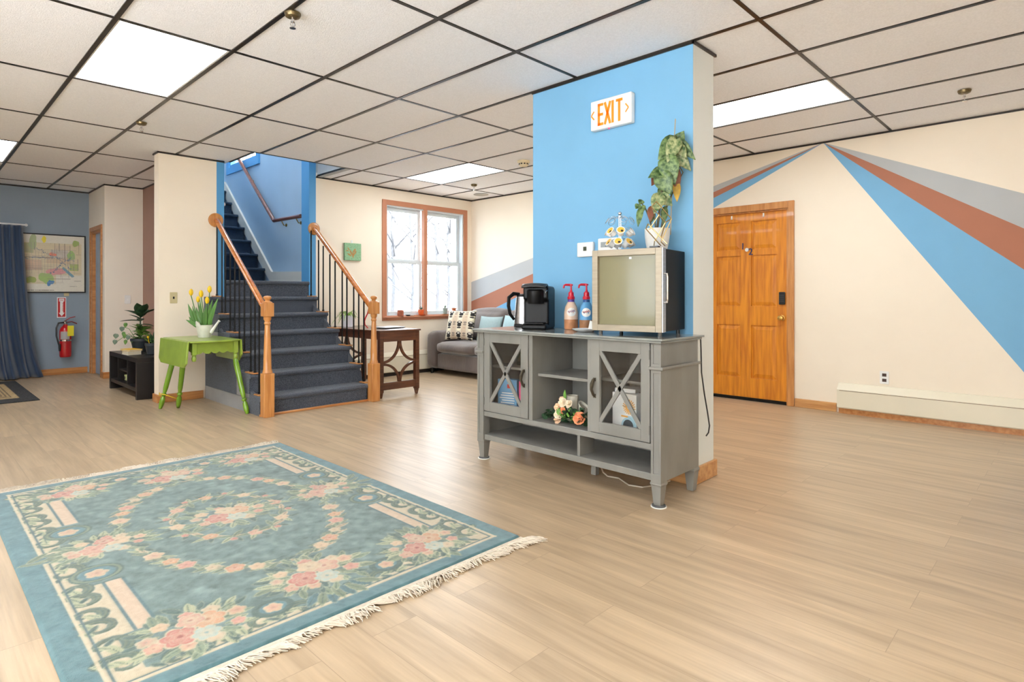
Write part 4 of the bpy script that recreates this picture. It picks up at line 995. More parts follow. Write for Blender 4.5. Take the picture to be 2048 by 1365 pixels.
m = MB(); m.box(.0205, .0215, .185, .2, FH - .052, FH - .04); m.build('badge', WHITEPL, dr, local=True)
FT = TOPZ + .001 + FH      # top of the fridge body

# K-cup carousel on the fridge
cr_ = thing('pod_carousel', 'chrome wire coffee pod carousel standing on the black fridge', 'carousel', (2.985, 2.0, FT))
m = MB(); m.lathe([(.058, 0), (.058, .005), (.03, .009), (.008, .012), (.0055, .02)], (0, 0, 0), 28); m.build('base', CHROME, cr_, local=True)
m = MB()
for sx in (-.009, .009): m.tube([(sx, 0, .01), (sx, 0, .215)], .0028, 8)
m.ball((0, 0, .232), .0115, 14); m.lathe([(.014, .212), (.014, .218)], (0, 0, 0), 16); m.build('post', CHROME, cr_, local=True)
PODS = []
for tz, tier in ((.06, 0), (.125, 1), (.19, 2)):
    for k in range(7):
        a = 2 * PI * k / 7 + .2 * tier; d = Vector((math.cos(a), math.sin(a), 0)); s_ = Vector((-d.y, d.x, 0))
        m = MB(); c = d * .076 + Vector((0, 0, tz)); tilt = (d * .85 + Vector((0, 0, .55))).normalized(); e1 = s_; e2 = tilt.cross(s_)
        m.tube([c + (e1 * math.cos(x_) + e2 * math.sin(x_)) * .0235 for x_ in [2 * PI * q / 18 for q in range(18)]], .0013, 5, closed=True)
        m.tube([Vector((0, 0, tz + .012)) + d * .008, Vector((0, 0, tz + .022)) + d * .03, c - d * .0235 + Vector((0, 0, .012))], .0014, 5)
        m.build('ring_arm', CHROME, cr_, local=True)
        PODS.append((tier, k, c, tilt, e1, e2))
podw = mat('pod_white_plastic', rgb(232, 230, 226), .35); pody = mat('pod_yellow_foil', rgb(232, 186, 70), .35); podb = mat('pod_dark_print', rgb(50, 44, 40), .4)
proto = None
ORD = ['first', 'second', 'third', 'fourth', 'fifth', 'sixth', 'seventh']
CP0 = Vector((2.985, 2.0, FT)); right = Vector((cY, -sY, 0)); fwd = Vector((sY, cY, 0))
sel = [p for p in PODS if p[0] == 0 or (p[0] == 1 and p[1] in (2, 3, 4, 6))]
for tier in (0, 1):
    for side in ('front', 'rear'):
        L_ = sorted([p for p in sel if p[0] == tier and ((p[2].dot(fwd) < 0) == (side == 'front'))], key=lambda p: p[2].dot(right))
        for q, (_, k, c, tilt, e1, e2) in enumerate(L_):
            M = Matrix((e1, e2, tilt)).transposed().to_4x4(); M.translation = CP0 + c
            grp = 'coffee pods on the carousel'
            lab = 'white coffee pod in the %s carousel tier, %s from the left on its %s side' % (('lower', 'middle')[tier], ORD[q], side)
            if proto is None:
                proto = thing('coffee_pod', lab, 'coffee pod', M.translation, 0, grp)
                m = MB(); m.lathe([(.014, -.038), (.0175, -.036), (.0215, -.004), (.0265, 0), (.0265, .002), (.021, .0022), (0, .0022)], (0, 0, 0), 20); m.build('cup', podw, proto, local=True)
                m = MB(); m.lathe([(0, .0024), (.0205, .0024), (.0205, .003), (0, .003)], (0, 0, 0), 20); m.build('foil_lid', pody, proto, local=True)
                m = MB(); m.lathe([(0, .003), (.008, .003), (.008, .0034), (0, .0034)], (.007, -.007, 0), 12); m.build('lid_print', podb, proto, local=True)
                o = proto
            else: o = copy_tree(proto)
            o['label'] = lab; o.location = M.translation; o.rotation_euler = M.to_euler()

# planter with the begonia
cc = Vector((3.07, 1.80, FT))
pt = thing('potted_begonia', 'tall leafy potted begonia in a ribbed white pot on top of the black fridge', 'plant', cc)
m = MB()
m.lathe([(.050, 0), (.056, .004), (.066, .05), (.071, .09), (.072, .125), (.072, .132), (.066, .132), (.064, .11), (0, .11)], cc, 40); m.build('pot', mat('white_ribbed_ceramic', rgb(222, 220, 214), .35, noise=(5, .02), bump=(30, .1)), pt)
m = MB(); m.lathe([(.064, .112), (0, .116)], cc, 20, cap=False); m.build('soil', mat('potting_soil', rgb(60, 46, 36), .9, noise=(60, .3)), pt)
DP = 3.44
def B_(x, y, d=0.0): return P(x, y, DP + d)
m = MB()
m.tube([B_(1313, 468), B_(1318, 430), B_(1322, 395), B_(1326, 360), B_(1340, 330), B_(1350, 300)], [.007, .007, .006, .005, .004, .003], 8)
m.tube([B_(1306, 470, .02), B_(1300, 440, .02), B_(1290, 415), B_(1283, 407)], [.006, .005, .004, .003], 8)
m.tube([B_(1320, 470, .03), B_(1326, 440, .05), B_(1336, 405, .05), B_(1352, 372, .04), B_(1366, 345, .03), B_(1356, 328)], [.006, .006, .005, .004, .003, .003], 8)
m.tube([B_(1312, 470, -.02), B_(1310, 440, -.03), B_(1308, 422, -.03)], [.005, .004, .003], 8)
m.build('stem', mat('begonia_stem', rgb(92, 84, 56), .5), pt)
m = MB(); m.tube([B_(1341, 470, .05), B_(1345, 330, .06), B_(1351, 238, .04)], .0028, 6); m.build('support_stake', mat('bamboo', rgb(180, 158, 120), .5), pt)
BEG = mat('begonia_leaf_green', rgb(42, 76, 38), .42, noise=(48, .4), stretch=(1, 1, 1), col2=rgb(124, 148, 92)); BEG2 = mat('begonia_pale_veined_leaf', rgb(176, 180, 132), .45, noise=(48, .2), col2=rgb(70, 104, 54)); BEG3 = mat('begonia_red_underside', rgb(134, 84, 64), .5, noise=(20, .2)); BEG4 = mat('yellowing_leaf', rgb(206, 168, 70), .5, noise=(20, .2))
LV = [((1352, 282), (1316, 320), .05, BEG, 0), ((1352, 280), (1334, 326), .036, BEG2, -.02), ((1355, 285), (1368, 262), .03, BEG, .03), ((1356, 283), (1391, 320), .028, BEG, .02), ((1354, 286), (1372, 318), .024, BEG2, 0), ((1350, 284), (1338, 280), .018, BEG4, .04),
      ((1352, 308), (1382, 342), .03, BEG2, .01), ((1334, 318), (1350, 370), .05, BEG, -.03), ((1345, 335), (1357, 385), .03, BEG3, .05), ((1330, 342), (1296, 356), .034, BEG, 0), ((1322, 350), (1343, 390), .045, BEG, -.02), ((1352, 360), (1354, 404), .02, BEG4, .04),
      ((1316, 345), (1303, 372), .03, BEG3, .04), ((1322, 392), (1345, 412), .03, BEG2, -.01), ((1318, 392), (1308, 428), .034, BEG2, -.04), ((1330, 380), (1316, 396), .03, BEG, .03), ((1283, 412), (1276, 454), .017, BEG, 0), ((1281, 410), (1271, 418), .02, BEG, .01), ((1284, 400), (1279, 410), .016, BEG, .02), ((1287, 410), (1286, 425), .012, BEG, 0),
      ((1302, 412), (1300, 444), .018, BEG3, 0), ((1330, 412), (1326, 450), .018, BEG, .04), ((1308, 425), (1303, 445), .014, BEG, .02), ((1340, 322), (1352, 300), .03, BEG, .04)]
rr = random.Random(3)
for (a, b, w_, mt, dd) in LV:
    m = MB(); p, q = B_(*a, dd), B_(*b, dd - .02)
    view = (Vector((0, 0, EYE)) - p).normalized(); nr = (view + Vector((rr.uniform(-.3, .3), rr.uniform(-.3, .3), rr.uniform(0, .5)))).normalized()
    m.leaf(p, q, nr, w_ * 1.2, droop=.12, fold=.22, heart=.8 if w_ > .025 else 0, n=9); m.keep = True; m.build('leaf', mt, pt, solid=.001)
# gold geometric holder
GOLD = mat('brushed_gold_wire', rgb(190, 164, 112), .3, .9)
g_ = thing('geometric_candle_holder', 'gold wire geometric ornament leaning in front of the white plant pot', 'ornament', (2.96, 1.72, FT))
def G_(x, y, d=0.0): return P(x, y, 3.30 + d)
segs = [((1313, 403), (1343, 438)), ((1303, 414), (1331, 445)), ((1343, 438), (1331, 445)), ((1343, 438), (1322, 484)), ((1331, 445), (1309, 483)), ((1296, 448), (1334, 488)), ((1296, 448), (1292, 458)), ((1292, 458), (1322, 492)), ((1331, 445), (1322, 476)), ((1322, 476), (1296, 448)), ((1318, 430), (1298, 460)), ((1309, 483), (1308, 492)), ((1322, 484), (1330, 492)), ((1303, 414), (1313, 403))]
m = MB()
for k, (a, b) in enumerate(segs): m.tube([G_(*a, .02 * (k % 3)), G_(*b, .02 * ((k + 1) % 3))], .0032, 6)
m.build('wire_frame', GOLD, g_)

# ------------------------------------------------------------------ coffee maker, kettle, creamers, plate
ang = math.radians(28)
km = thing('coffee_maker', 'black single-cup coffee maker on the left of the grey cabinet top', 'coffee maker', (2.925, 2.53, TOPZ + .001), ang)
BP = mat('glossy_black_plastic', rgb(14, 14, 15), .35, coat=.0, spec=.2, noise=(5, .1)); DKP = mat('dark_grey_plastic', rgb(34, 33, 32), .4, spec=.2)
KW = .17
m = MB()      # x = depth from the front, y = across
prof = [(0, 0), (.28, 0), (.28, .27), (.25, .285), (.09, .29), (.05, .285), (.05, .20), (.075, .19), (.075, .035), (0, .035)]
m.prism([(x_, 0, z_) for x_, z_ in prof], (0, KW, 0)); m.build('body', BP, km, local=True, bevel=.012, seg=3)
m = MB(); m.grid(lambda a, b: Vector((-.005 + .12 * a, .004 + (KW - .008) * b, .262 + .034 * math.sin(PI * min(1, a * .9 + .15)) + .006 * math.sin(PI * b))), 10, 8); m.build('lid_handle', mat('satin_grey_lid', rgb(44, 44, 46), .35, .0), km, local=True, solid=.012)
m = MB(); m.lathe([(.052, .17), (.056, .185), (.058, .255), (.05, .265)], (.055, KW / 2, 0), 24); m.build('brew_head', BP, km, local=True)
m = MB(); m.box(.0, .08, .02, KW - .02, .036, .045); m.build('drip_tray', DKP, km, local=True, bevel=.003)
m = MB(); m.box(.074, .078, .02, KW - .02, .05, .18); m.build('inner_panel', DKP, km, local=True)
m = MB(); m.tube([(.05, .006, .26), (.0, .004, .25), (-.006, .004, .24)], .004, 6); m.build('trim', CHROME, km, local=True)
kc = Vector((3.145, 2.935, TOPZ + .001))
kt = thing('electric_kettle', 'stainless steel kettle with a black handle tucked left of the coffee maker', 'kettle', kc)
m = MB(); m.lathe([(.072, 0), (.074, .004), (.07, .02)], kc, 28); m.build('base', DKP, kt)
m = MB(); m.lathe([(.068, .022), (.068, .04), (.063, .12), (.056, .20), (.054, .215), (.045, .222)], kc, 28); m.build('body', STEEL, kt)
m = MB(); m.lathe([(.053, .216), (.05, .228), (.03, .236), (0, .238)], kc, 28); m.build('lid', BP, kt)
m = MB(); hd = Vector((-.8, .6, 0)).normalized()
m.tube([kc + hd * .03 + Vector((0, 0, .234)), kc + hd * .075 + Vector((0, 0, .238)), kc + hd * .108 + Vector((0, 0, .21)), kc + hd * .112 + Vector((0, 0, .15)), kc + hd * .10 + Vector((0, 0, .09)), kc + hd * .07 + Vector((0, 0, .05))], [.012, .015, .014, .013, .012, .01], 10); m.build('handle', BP, kt)
def creamer(u, v, lab, bc, low_, lc, capc, rz):
    t = thing('creamer_bottle', lab, 'bottle', (u, v, TOPZ + .001), rz, 'pump bottles on the grey cabinet'); t.scale = (1.1, 1.1, 1.1)
    m = MB(); m.lathe([(.038, 0), (.042, .006), (.0425, .06)], (0, 0, 0), 24, cap=True); m.build('lower_body', low_, t, local=True)
    m = MB(); m.lathe([(.0425, .0605), (.042, .10), (.036, .135), (.024, .16), (.018, .168), (.018, .18)], (0, 0, 0), 24); m.build('upper_body', bc, t, local=True)
    m = MB(); m.lathe([(.0185, .163), (.020, .165), (.020, .178), (.0185, .18)], (0, 0, 0), 20, cap=False); m.build('neck_band', capc, t, local=True)
    def wrap(ph, z, rr_): return Vector((math.cos(ph) * rr_, math.sin(ph) * rr_, z))
    m = MB()
    def rad(z): return .0430 if z < .06 else (.0428 if z < .10 else .0428 - (z - .10) * .172)
    def oval(cx, cz, rx, rz_, off, n=16):
        c0 = m.bm.verts.new(wrap(cx / .042, cz, rad(cz) + off)); ring = [m.bm.verts.new(wrap((cx + rx * math.cos(2 * PI * k / n)) / .042, cz + rz_ * math.sin(2 * PI * k / n), rad(cz + rz_ * math.sin(2 * PI * k / n)) + off)) for k in range(n)]
        for k in range(n): m._f([c0, ring[k], ring[(k + 1) % n]])
    oval(0, .105, .028, .026, .0012); m.build('oval_label', CW, t, local=True)
    m = MB(); pts = [wrap((-.02 + .04 * k / 14) / .042, .105 + .007 * math.sin(k * 1.7) + .0006 * k, rad(.105) + .0022) for k in range(15)]
    m.tube(pts, .0014, 5); m.build('script_lettering', lc, t, local=True)
    m = MB(); m.lathe([(.021, .181), (.022, .183), (.022, .197), (.017, .20), (.016, .222), (.009, .228), (.0055, .24), (.0055, .262), (.011, .264), (.011, .272), (0, .274)], (0, 0, 0), 18)
    m.tube([(0, 0, .268), (-.0, -.032, .269), (0, -.042, .265), (0, -.046, .248)], [.0075, .007, .006, .005], 8); m.build('pump', REDP, t, local=True)
REDP = mat('red_pump_plastic', rgb(206, 28, 52), .3)
creamer(3.10, 2.462, 'tan creamer bottle with a red pump top, beside the coffee maker', mat('cream_plastic_body', rgb(226, 196, 170), .35), mat('caramel_body', rgb(190, 132, 92), .35, noise=(20, .25)), mat('purple_red_script', rgb(150, 60, 120), .4), mat('purple_band', rgb(96, 60, 150), .4), PI + .7)
creamer(3.10, 2.335, 'blue creamer bottle with a red pump top, beside the fridge', mat('blue_plastic_body', rgb(96, 160, 206), .35), mat('brown_creamer_body', rgb(160, 112, 76), .35, noise=(20, .25)), mat('red_script', rgb(200, 50, 60), .4), mat('navy_band', rgb(40, 80, 140), .4), PI + .6)
t = thing('plate', 'small white plate on the grey cabinet top, partly behind the fridge', 'plate', (2.95, 2.235, TOPZ + .001))
m = MB(); m.lathe([(0, 0), (.045, 0), (.075, .014), (.08, .018), (.077, .019), (.045, .006), (0, .005)], (0, 0, 0), 32, cap=False); solo_ = m.build('dish', WHITEPL, t, local=True)
m = MB(); m.lathe([(0, .0058), (.04, .0058), (.04, .009), (0, .009)], (0, 0, 0), 20); m.build('dark_liner', BLACKPL, t, local=True)
t = thing('sugar_packet', 'white paper packet standing on the small plate beside the fridge', 'packet', (2.965, 2.2, TOPZ + .012))
m = MB(); m.box(-.002, .004, -.02, .02, 0, .055, Matrix.Rotation(.25, 4, 'X')); m.build('paper', CW, t, local=True)
# ------------------------------------------------------------------ floral rug
RG = np.random.RandomState(11)
RW, RL = 1.66, 2.48
NX, NY = 470, 700
im = np.zeros((NY, NX, 3)); yy, xx = np.mgrid[0:NY, 0:NX]
A_ = (xx / (NX - 1) - .5) * RW; B2 = (yy / (NY - 1) - .5) * RL          # metres from the middle
TEAL = np.array((108, 131, 126.)); BORD = np.array((94, 131, 136.)); CRM = np.array((204, 188, 158.)); GRNc = np.array((124, 138, 112.)); DGR = np.array((80, 104, 96.))
PNK = np.array((204, 150, 130.)); ORG = np.array((206, 148, 110.)); ROS = np.array((190, 116, 104.)); PCH = np.array((210, 180, 146.)); TAN = np.array((210, 184, 156.)); OLV = np.array((172, 174, 138.))
n1 = blur(RG.randn(NY, NX), 30); n1 /= np.abs(n1).max(); n2 = blur(RG.randn(NY, NX), 3); n2 /= np.abs(n2).max()
im[:] = TEAL + n1[..., None] * 30
aa, bb = np.abs(A_), np.abs(B2)
def put(m_, c, al=1.0): im[m_] = im[m_] * (1 - al) + (np.array(c) if np.ndim(c) == 1 else c) * al
def curve(pts, w, c, al=1.0, taper=False):
    pts = np.array(pts, float); n = len(pts)
    for k in range(n - 1):
        p, q = pts[k], pts[k + 1]; ww = w * (1 - .8 * k / n) if taper else w
        x0, x1 = min(p[0], q[0]) - ww, max(p[0], q[0]) + ww; y0, y1 = min(p[1], q[1]) - ww, max(p[1], q[1]) + ww
        i0, i1 = np.clip([int((x0 / RW + .5) * (NX - 1)), int((x1 / RW + .5) * (NX - 1)) + 2], 0, NX); j0, j1 = np.clip([int((y0 / RL + .5) * (NY - 1)), int((y1 / RL + .5) * (NY - 1)) + 2], 0, NY)
        if i1 <= i0 or j1 <= j0: continue
        X_, Y_ = A_[j0:j1, i0:i1], B2[j0:j1, i0:i1]; d = q - p; L2 = (d ** 2).sum() + 1e-12
        t = np.clip(((X_ - p[0]) * d[0] + (Y_ - p[1]) * d[1]) / L2, 0, 1)
        m_ = np.hypot(X_ - p[0] - t * d[0], Y_ - p[1] - t * d[1]) < ww
        s = im[j0:j1, i0:i1]; s[m_] = s[m_] * (1 - al) + np.array(c) * al
def flower(cx, cy, r, c, c2=None, n=5, ph=0., outline=CRM):
    R_ = r * 1.4
    i0, i1 = np.clip([int(((cx - R_) / RW + .5) * (NX - 1)), int(((cx + R_) / RW + .5) * (NX - 1)) + 2], 0, NX); j0, j1 = np.clip([int(((cy - R_) / RL + .5) * (NY - 1)), int(((cy + R_) / RL + .5) * (NY - 1)) + 2], 0, NY)
    if i1 <= i0 or j1 <= j0: return
    X_, Y_ = A_[j0:j1, i0:i1] - cx, B2[j0:j1, i0:i1] - cy; d = np.hypot(X_, Y_) / r; th = np.arctan2(Y_, X_) + ph
    pet = .78 + .25 * np.abs(np.cos(n * th / 2)); s = im[j0:j1, i0:i1]
    m_ = d < pet * 1.14; s[m_] = outline; m_ = d < pet; c = np.array(c, float); c2 = np.array(c2 if c2 is not None else PCH, float)
    t = np.clip(d / pet, 0, 1)[..., None]; col = c2 * (1 - t) + c * t; s[m_] = col[m_]
    m_ = (np.abs(np.cos(n * th / 2)) < .16) & (d < pet) & (d > .3); s[m_] = s[m_] * .5 + outline * .5
    if r > .035:
        for k, rr_ in enumerate((.72, .5, .3)):
            m_ = (np.abs(d - rr_ * (1 + .12 * np.cos((n + k) * th + k * 2))) < .035); s[m_] = s[m_] * .35 + outline * .65
    m_ = d < .16; s[m_] = c * .85
def leafs(cx, cy, L_, ang, c=GRNc, w=.35):
    p = np.array((cx, cy)); e = np.array((math.cos(ang), math.sin(ang)))
    for pas in (0, 1):
        for k in range(7):
            t = k / 6; q = p + e * L_ * t; ww = L_ * w * .5 * math.sin(PI * (t * .9 + .08)); curve([q, q + e * .002], ww + (.0032 if not pas else .0), (np.array(c) * .55 + np.array((214, 206, 172.)) * .45) if not pas else c)
    curve([p, p + e * L_ * .9], .0014, DGR)
def both(f):       # four-fold symmetric layout
    for sx in (1, -1):
        for sy in (1, -1): f(sx, sy)
# borders
put((aa > RW / 2 - .085) | (bb > RL / 2 - .075), BORD + n1[(aa > RW / 2 - .085) | (bb > RL / 2 - .075)][:, None] * 10)
frame = (aa < RW / 2 - .085) & (bb < RL / 2 - .075)
wav = .012 * np.sin(bb * 16) 
lim = np.where(bb < .13, .60, .565) 
band = frame & ((aa > .655 + wav) | (bb > 1.10 + .02 * np.sin(aa * 14)))
put(band, CRM)
# beige bars with blue edge lines along the long sides
for s in (-1, 1):
    q = frame & (A_ * s > .545) & (A_ * s < .68) & (bb > .40) & (bb < .86); put(q, CRM)
    q = frame & (A_ * s > .55) & (A_ * s < .605) & (bb > .40) & (bb < .86); put(q, TAN)
    for e in (.548, .612): put((np.abs(A_ * s - e) < .005) & (bb > .40) & (bb < .86), BORD * .85)
# scroll work in the band
def scroll(cx, cy, r, s, turn, c=GRNc, w=.017):
    pts = []
    for k in range(44):
        t = k / 43; a = s + turn * 5.6 * t; q = r * (1 - .78 * t); pts.append((cx + q * math.cos(a), cy + q * math.sin(a)))
    curve(pts, w * 1.25, DGR, .8, True); curve(pts, w * .85, c * .88, .9, True); curve(pts, w * .3, DGR, .6, True); leafs(cx, cy, r * 1.2, s, OLV)
def sc4(sx, sy):
    for (x, y, r, s, t) in ((.70, .20, .065, 1.6, 1), (.705, .40, .05, 4.5, -1), (.70, .52, .055, 1.2, 1), (.71, .64, .05, 4.2, -1), (.70, .76, .055, 1.0, 1), (.70, .90, .06, 4.4, -1), (.69, 1.04, .06, .6, 1),
                            (.56, 1.115, .05, 3.6, -1), (.42, 1.12, .045, .4, 1), (.30, 1.11, .05, 3.4, -1), (.16, 1.12, .045, .3, 1), (.05, 1.12, .04, 3.3, -1)):
        scroll(sx * x, sy * y, r * 1.15, s if sx > 0 else PI - s, t * sx * sy if sy > 0 else -t * sx * -1)
    for k in range(16):
        y = .12 + k * .062; leafs(sx * (.675 + .02 * (k % 3)), sy * y, .05, (0 if sx > 0 else PI) + .9 * (-1) ** k, OLV if k % 2 else DGR)
    for k in range(11):
        x = .05 + k * .058; leafs(sx * x, sy * (1.09 + .015 * (k % 3)), .045, sy * PI / 2 + .8 * (-1) ** k, GRNc if k % 2 else DGR)
    # round wreath holding one flower next to each bar
    t = np.linspace(0, 2 * PI, 40); curve(np.stack([sx * .61 + .078 * np.cos(t), sy * .29 + .075 * np.sin(t)], 1), .014, DGR, .9); curve(np.stack([sx * .61 + .078 * np.cos(t), sy * .29 + .075 * np.sin(t)], 1), .006, GRNc, .9)
    put(np.hypot(A_ - sx * .61, B2 - sy * .29) < .062, BORD)
    flower(sx * .61, sy * .29, .036, PCH, PNK)
    # same wreath along the short sides
    curve(np.stack([sx * .235 + .06 * np.cos(t), sy * 1.045 + .05 * np.sin(t)], 1), .012, DGR, .9); put(np.hypot(A_ - sx * .235, (B2 - sy * 1.045) * 1.15) < .045, BORD); flower(sx * .235, sy * 1.045, .03, PCH, PNK)
both(sc4)
# double cream line and outer edge
put((np.abs(aa - (RW / 2 - .088)) < .0045) & (bb < RL / 2 - .07), CRM * 1.04); put((np.abs(bb - (RL / 2 - .078)) < .0045) & (aa < RW / 2 - .08), CRM * 1.04)
put((np.abs(aa - (RW / 2 - .104)) < .003) & (bb < RL / 2 - .09), BORD * .8); put((np.abs(bb - (RL / 2 - .094)) < .003) & (aa < RW / 2 - .10), BORD * .8)
for s in (-1, 1):      # leaf spray that breaks the border at each middle
    for k in range(8):
        leafs(s * (.66 + .02 * (k % 4)), (k - 3.5) * .022, .10, (0 if s > 0 else PI) + (k - 3.5) * .22, GRNc if k % 2 else BORD * .9)
        leafs((k - 3.5) * .022, s * (1.06 + .01 * (k % 3)), .10, s * PI / 2 + (k - 3.5) * .22, GRNc if k % 2 else BORD * .9)
def bouquet(cx, cy, r, seed, cols=(ROS, ORG, PNK)):
    q = np.random.RandomState(seed)
    for k in range(80):
        a = q.rand() * 2 * PI; d = r * (.5 + .55 * q.rand()); leafs(cx + math.cos(a) * d * .95, cy + math.sin(a) * d * .8, .045 + .04 * q.rand(), a + q.randn() * .4, (GRNc, OLV, DGR, GRNc * 1.08)[k % 4])
    for k in range(9):
        a = 2 * PI * k / 9 + q.rand() * .3; d = r * .80; flower(cx + math.cos(a) * d * 1.1, cy + math.sin(a) * d * .8, r * (.13 + .06 * q.rand()), (PCH, CRM * .96, PNK)[k % 3], (PNK, PCH)[k % 2])
    flower(cx - r * .32, cy - r * .14, r * .36, cols[0], PNK, 6, .3); flower(cx + r * .30, cy + r * .16, r * .34, cols[1], PCH, 6, 1.); flower(cx + r * .02, cy + r * .36, r * .26, cols[2], CRM, 5, .5); flower(cx + r * .10, cy - r * .36, r * .26, (168, 194, 190), CRM, 6, .1)
def garl(sx, sy):
    t = np.linspace(.12, PI / 2 - .12, 40); px_, py_ = .44 * np.cos(t) * sx, .72 * np.sin(t) * sy
    curve(np.stack([px_ + .012 * np.sin(t * 22), py_ + .012 * np.cos(t * 19)], 1), .004, OLV)
    for k in range(1, 40): leafs(px_[k], py_[k], .075, math.atan2(py_[k], px_[k]) + (-1) ** k * 1.3 + (0 if k % 3 else PI), (GRNc, OLV, PCH * .95, DGR)[k % 4], .26)
    for k in range(2, 40, 2): leafs(px_[k], py_[k], .055, math.atan2(py_[k], px_[k]) + (-1) ** (k // 2) * 1.0 + (0 if k % 4 else PI), (GRNc, OLV)[k % 2])
    for i_, (k, r_, c_) in enumerate(((8, .036, PCH), (13, .030, ORG), (17, .034, PNK), (23, .026, CRM * .97), (28, .036, ORG), (33, .03, PCH))): flower(px_[k], py_[k], r_, c_, (PNK, PCH)[i_ % 2])
both(garl)
q = np.random.RandomState(4)
for k in range(16):      # ring of sprays round the centre
    a = 2 * PI * k / 16; x, y = .235 * math.cos(a), .33 * math.sin(a)
    for j in range(5): leafs(x, y, .08, a + 1.1 * (j - 2) + .5, (GRNc, OLV, DGR, PCH * .95, GRNc)[j], .28)
    if k % 2 == 0: flower(x, y, .032, (PNK, ORG, PCH)[k % 3], PCH)
    else: flower(x * 1.12, y * 1.1, .017, (ORG, PNK)[k % 2], ROS)
bouquet(0, 0, .17, 1, (ROS, ORG, PCH))
for s in (-1, 1): bouquet(s * .52, 0, .15, 5 + s, (PNK, PCH, ROS)); bouquet(0, s * .90, .17, 9 + s, (ROS, PNK, PCH))
for sx in (-1, 1):
    for sy in (-1, 1): bouquet(sx * .47, sy * .985, .16, 20 + sx + 3 * sy, (ROS, ORG, PNK))
im = im * .45 + .55 * np.stack([blur(im[..., k_], 2) for k_ in range(3)], -1)
im = im + n1[..., None] * 8 + n2[..., None] * 14 + (np.abs(np.sin(B2 * 900))[..., None] - .5) * 3
# woollen pile: carved a little deeper along the outlines
lum = im.sum(2) / 3; edge = np.abs(lum - blur(lum, 4)); hgt = .013 - np.clip(edge / 30, 0, 1) * .0022 + n2 * .0008
im = (im - 118) * 1.1 + 118; im *= .88
rr_ = np.minimum(RW / 2 - aa, RL / 2 - bb); hgt *= np.clip(rr_ / .008, .15, 1)
RC = (1.147, 3.105)
rug = thing('area_rug', 'large floral rug in teal and cream with fringed ends lying on the plank floor', 'rug', (RC[0], RC[1], 0), 0.0)
raster_mesh('rug_pile', np.clip(im, 0, 255), lambda a, b: np.stack([RC[0] + A_, RC[1] + B2, hgt], -1), attr_mat('wool_pile', .95, bump=(500, .35), sheen=.3), rug)
m = MB(); m.box(RC[0] - RW / 2 + .004, RC[0] + RW / 2 - .004, RC[1] - RL / 2 + .004, RC[1] + RL / 2 - .004, .0005, .003); m.build('backing', mat('dark_rug_backing', rgb(70, 74, 72), .9), rug)
FRM = mat('cream_cotton_fringe', rgb(206, 193, 174), .85, noise=(80, .1))
fr_ = random.Random(9)
for s in (-1, 1):
    m = MB(); m.box(RC[0] - RW / 2, RC[0] + RW / 2, RC[1] + s * (RL / 2 + .012) - .012, RC[1] + s * (RL / 2 + .012) + .012, .001, .0075); m.build('woven_end_band', FRM, rug, bevel=.002)
    m = MB(); nK = 300
    for k in range(nK):
        f_ = k / nK; u = RC[0] - RW / 2 + RW * f_
        lean = .035 * math.sin(f_ * 9 + s) + .026 * math.sin(f_ * 53) + fr_.uniform(-.008, .008) + .02
        ln = (.068 + .016 * math.sin(f_ * 14) + .010 * math.sin(f_ * 47)) * fr_.uniform(.7, 1.1)
        if s < 0 and .50 < f_ < .60: ln *= .6; lean += .035
        for j in range(2):
            v0 = RC[1] + s * (RL / 2 + .022); pts = [Vector((u + j * .002, v0, .006))]
            for q_ in range(1, 5):
                t_ = q_ / 4; pts.append(Vector((u + lean * t_ + fr_.uniform(-.006, .006), v0 + s * ln * t_ * (1 if not j else .9), .005 + .010 * math.sin(PI * t_) * fr_.random() + (.004 if j else 0))))
            m.tube(pts, [.0022, .0024, .0022, .0022, .0016], 4)
    m.build('fringe', FRM, rug, kind='stuff')

# ------------------------------------------------------------------ green drop-leaf table
LIME = mat('lime_green_paint', rgb(142, 166, 62), .3, noise=(9, .10), coat=.3, bump=(30, .05)); LIME2 = mat('lime_green_leg_paint', rgb(112, 152, 32), .25, noise=(9, .10), coat=.5)
gt = thing('drop_leaf_table', 'lime green drop-leaf table with turned legs against the cream wall by the stairs', 'table', (2.03, 6.25, 0))
TZ = .70
m = MB(); m.prism([(1.80, 5.78, TZ - .018), (1.92, 5.75, TZ - .018), (2.03, 5.74, TZ - .018), (2.15, 5.755, TZ - .018), (2.252, 5.81, TZ - .018), (2.252, 6.55, TZ - .018), (2.14, 6.60, TZ - .018), (1.92, 6.60, TZ - .018), (1.80, 6.57, TZ - .018)], (0, 0, .018)); m.build('tabletop', LIME, gt, bevel=.006)
m = MB(); m.prism([(1.797, 5.78, TZ - .004), (1.797, 6.58, TZ - .004), (1.782, 6.58, TZ - .20), (1.778, 6.50, TZ - .24), (1.778, 5.83, TZ - .24), (1.780, 5.775, TZ - .20)], (-.018, 0, 0)); m.build('drop_leaf', LIME, gt, bevel=.004)
m = MB(); m.prism([(2.255, 5.81, TZ - .006), (2.255, 6.55, TZ - .006), (2.264, 6.53, TZ - .15), (2.26, 6.45, TZ - .215), (2.26, 5.88, TZ - .215), (2.266, 5.82, TZ - .15)], (.016, 0, 0)); m.build('drop_leaf', LIME, gt, bevel=.004)
def apron(axis, fixed, a, b, zt, depth, thick):
    n = 40; pts = [(a, zt)]
    for k in range(n + 1):
        t = k / n; e = abs(t - .5) * 2
        z = zt - depth * (.72 + .28 * (1 if e > .86 else (.4 + .6 * abs(math.cos(e * 7.5)))))
        pts.append((a + (b - a) * t, z))
    pts.append((b, zt))
    m = MB(); m.prism([((x_, fixed, z_) if axis == 'u' else (fixed, x_, z_)) for x_, z_ in pts], (0, thick, 0) if axis == 'u' else (thick, 0, 0)); m.build('apron', LIME, gt)
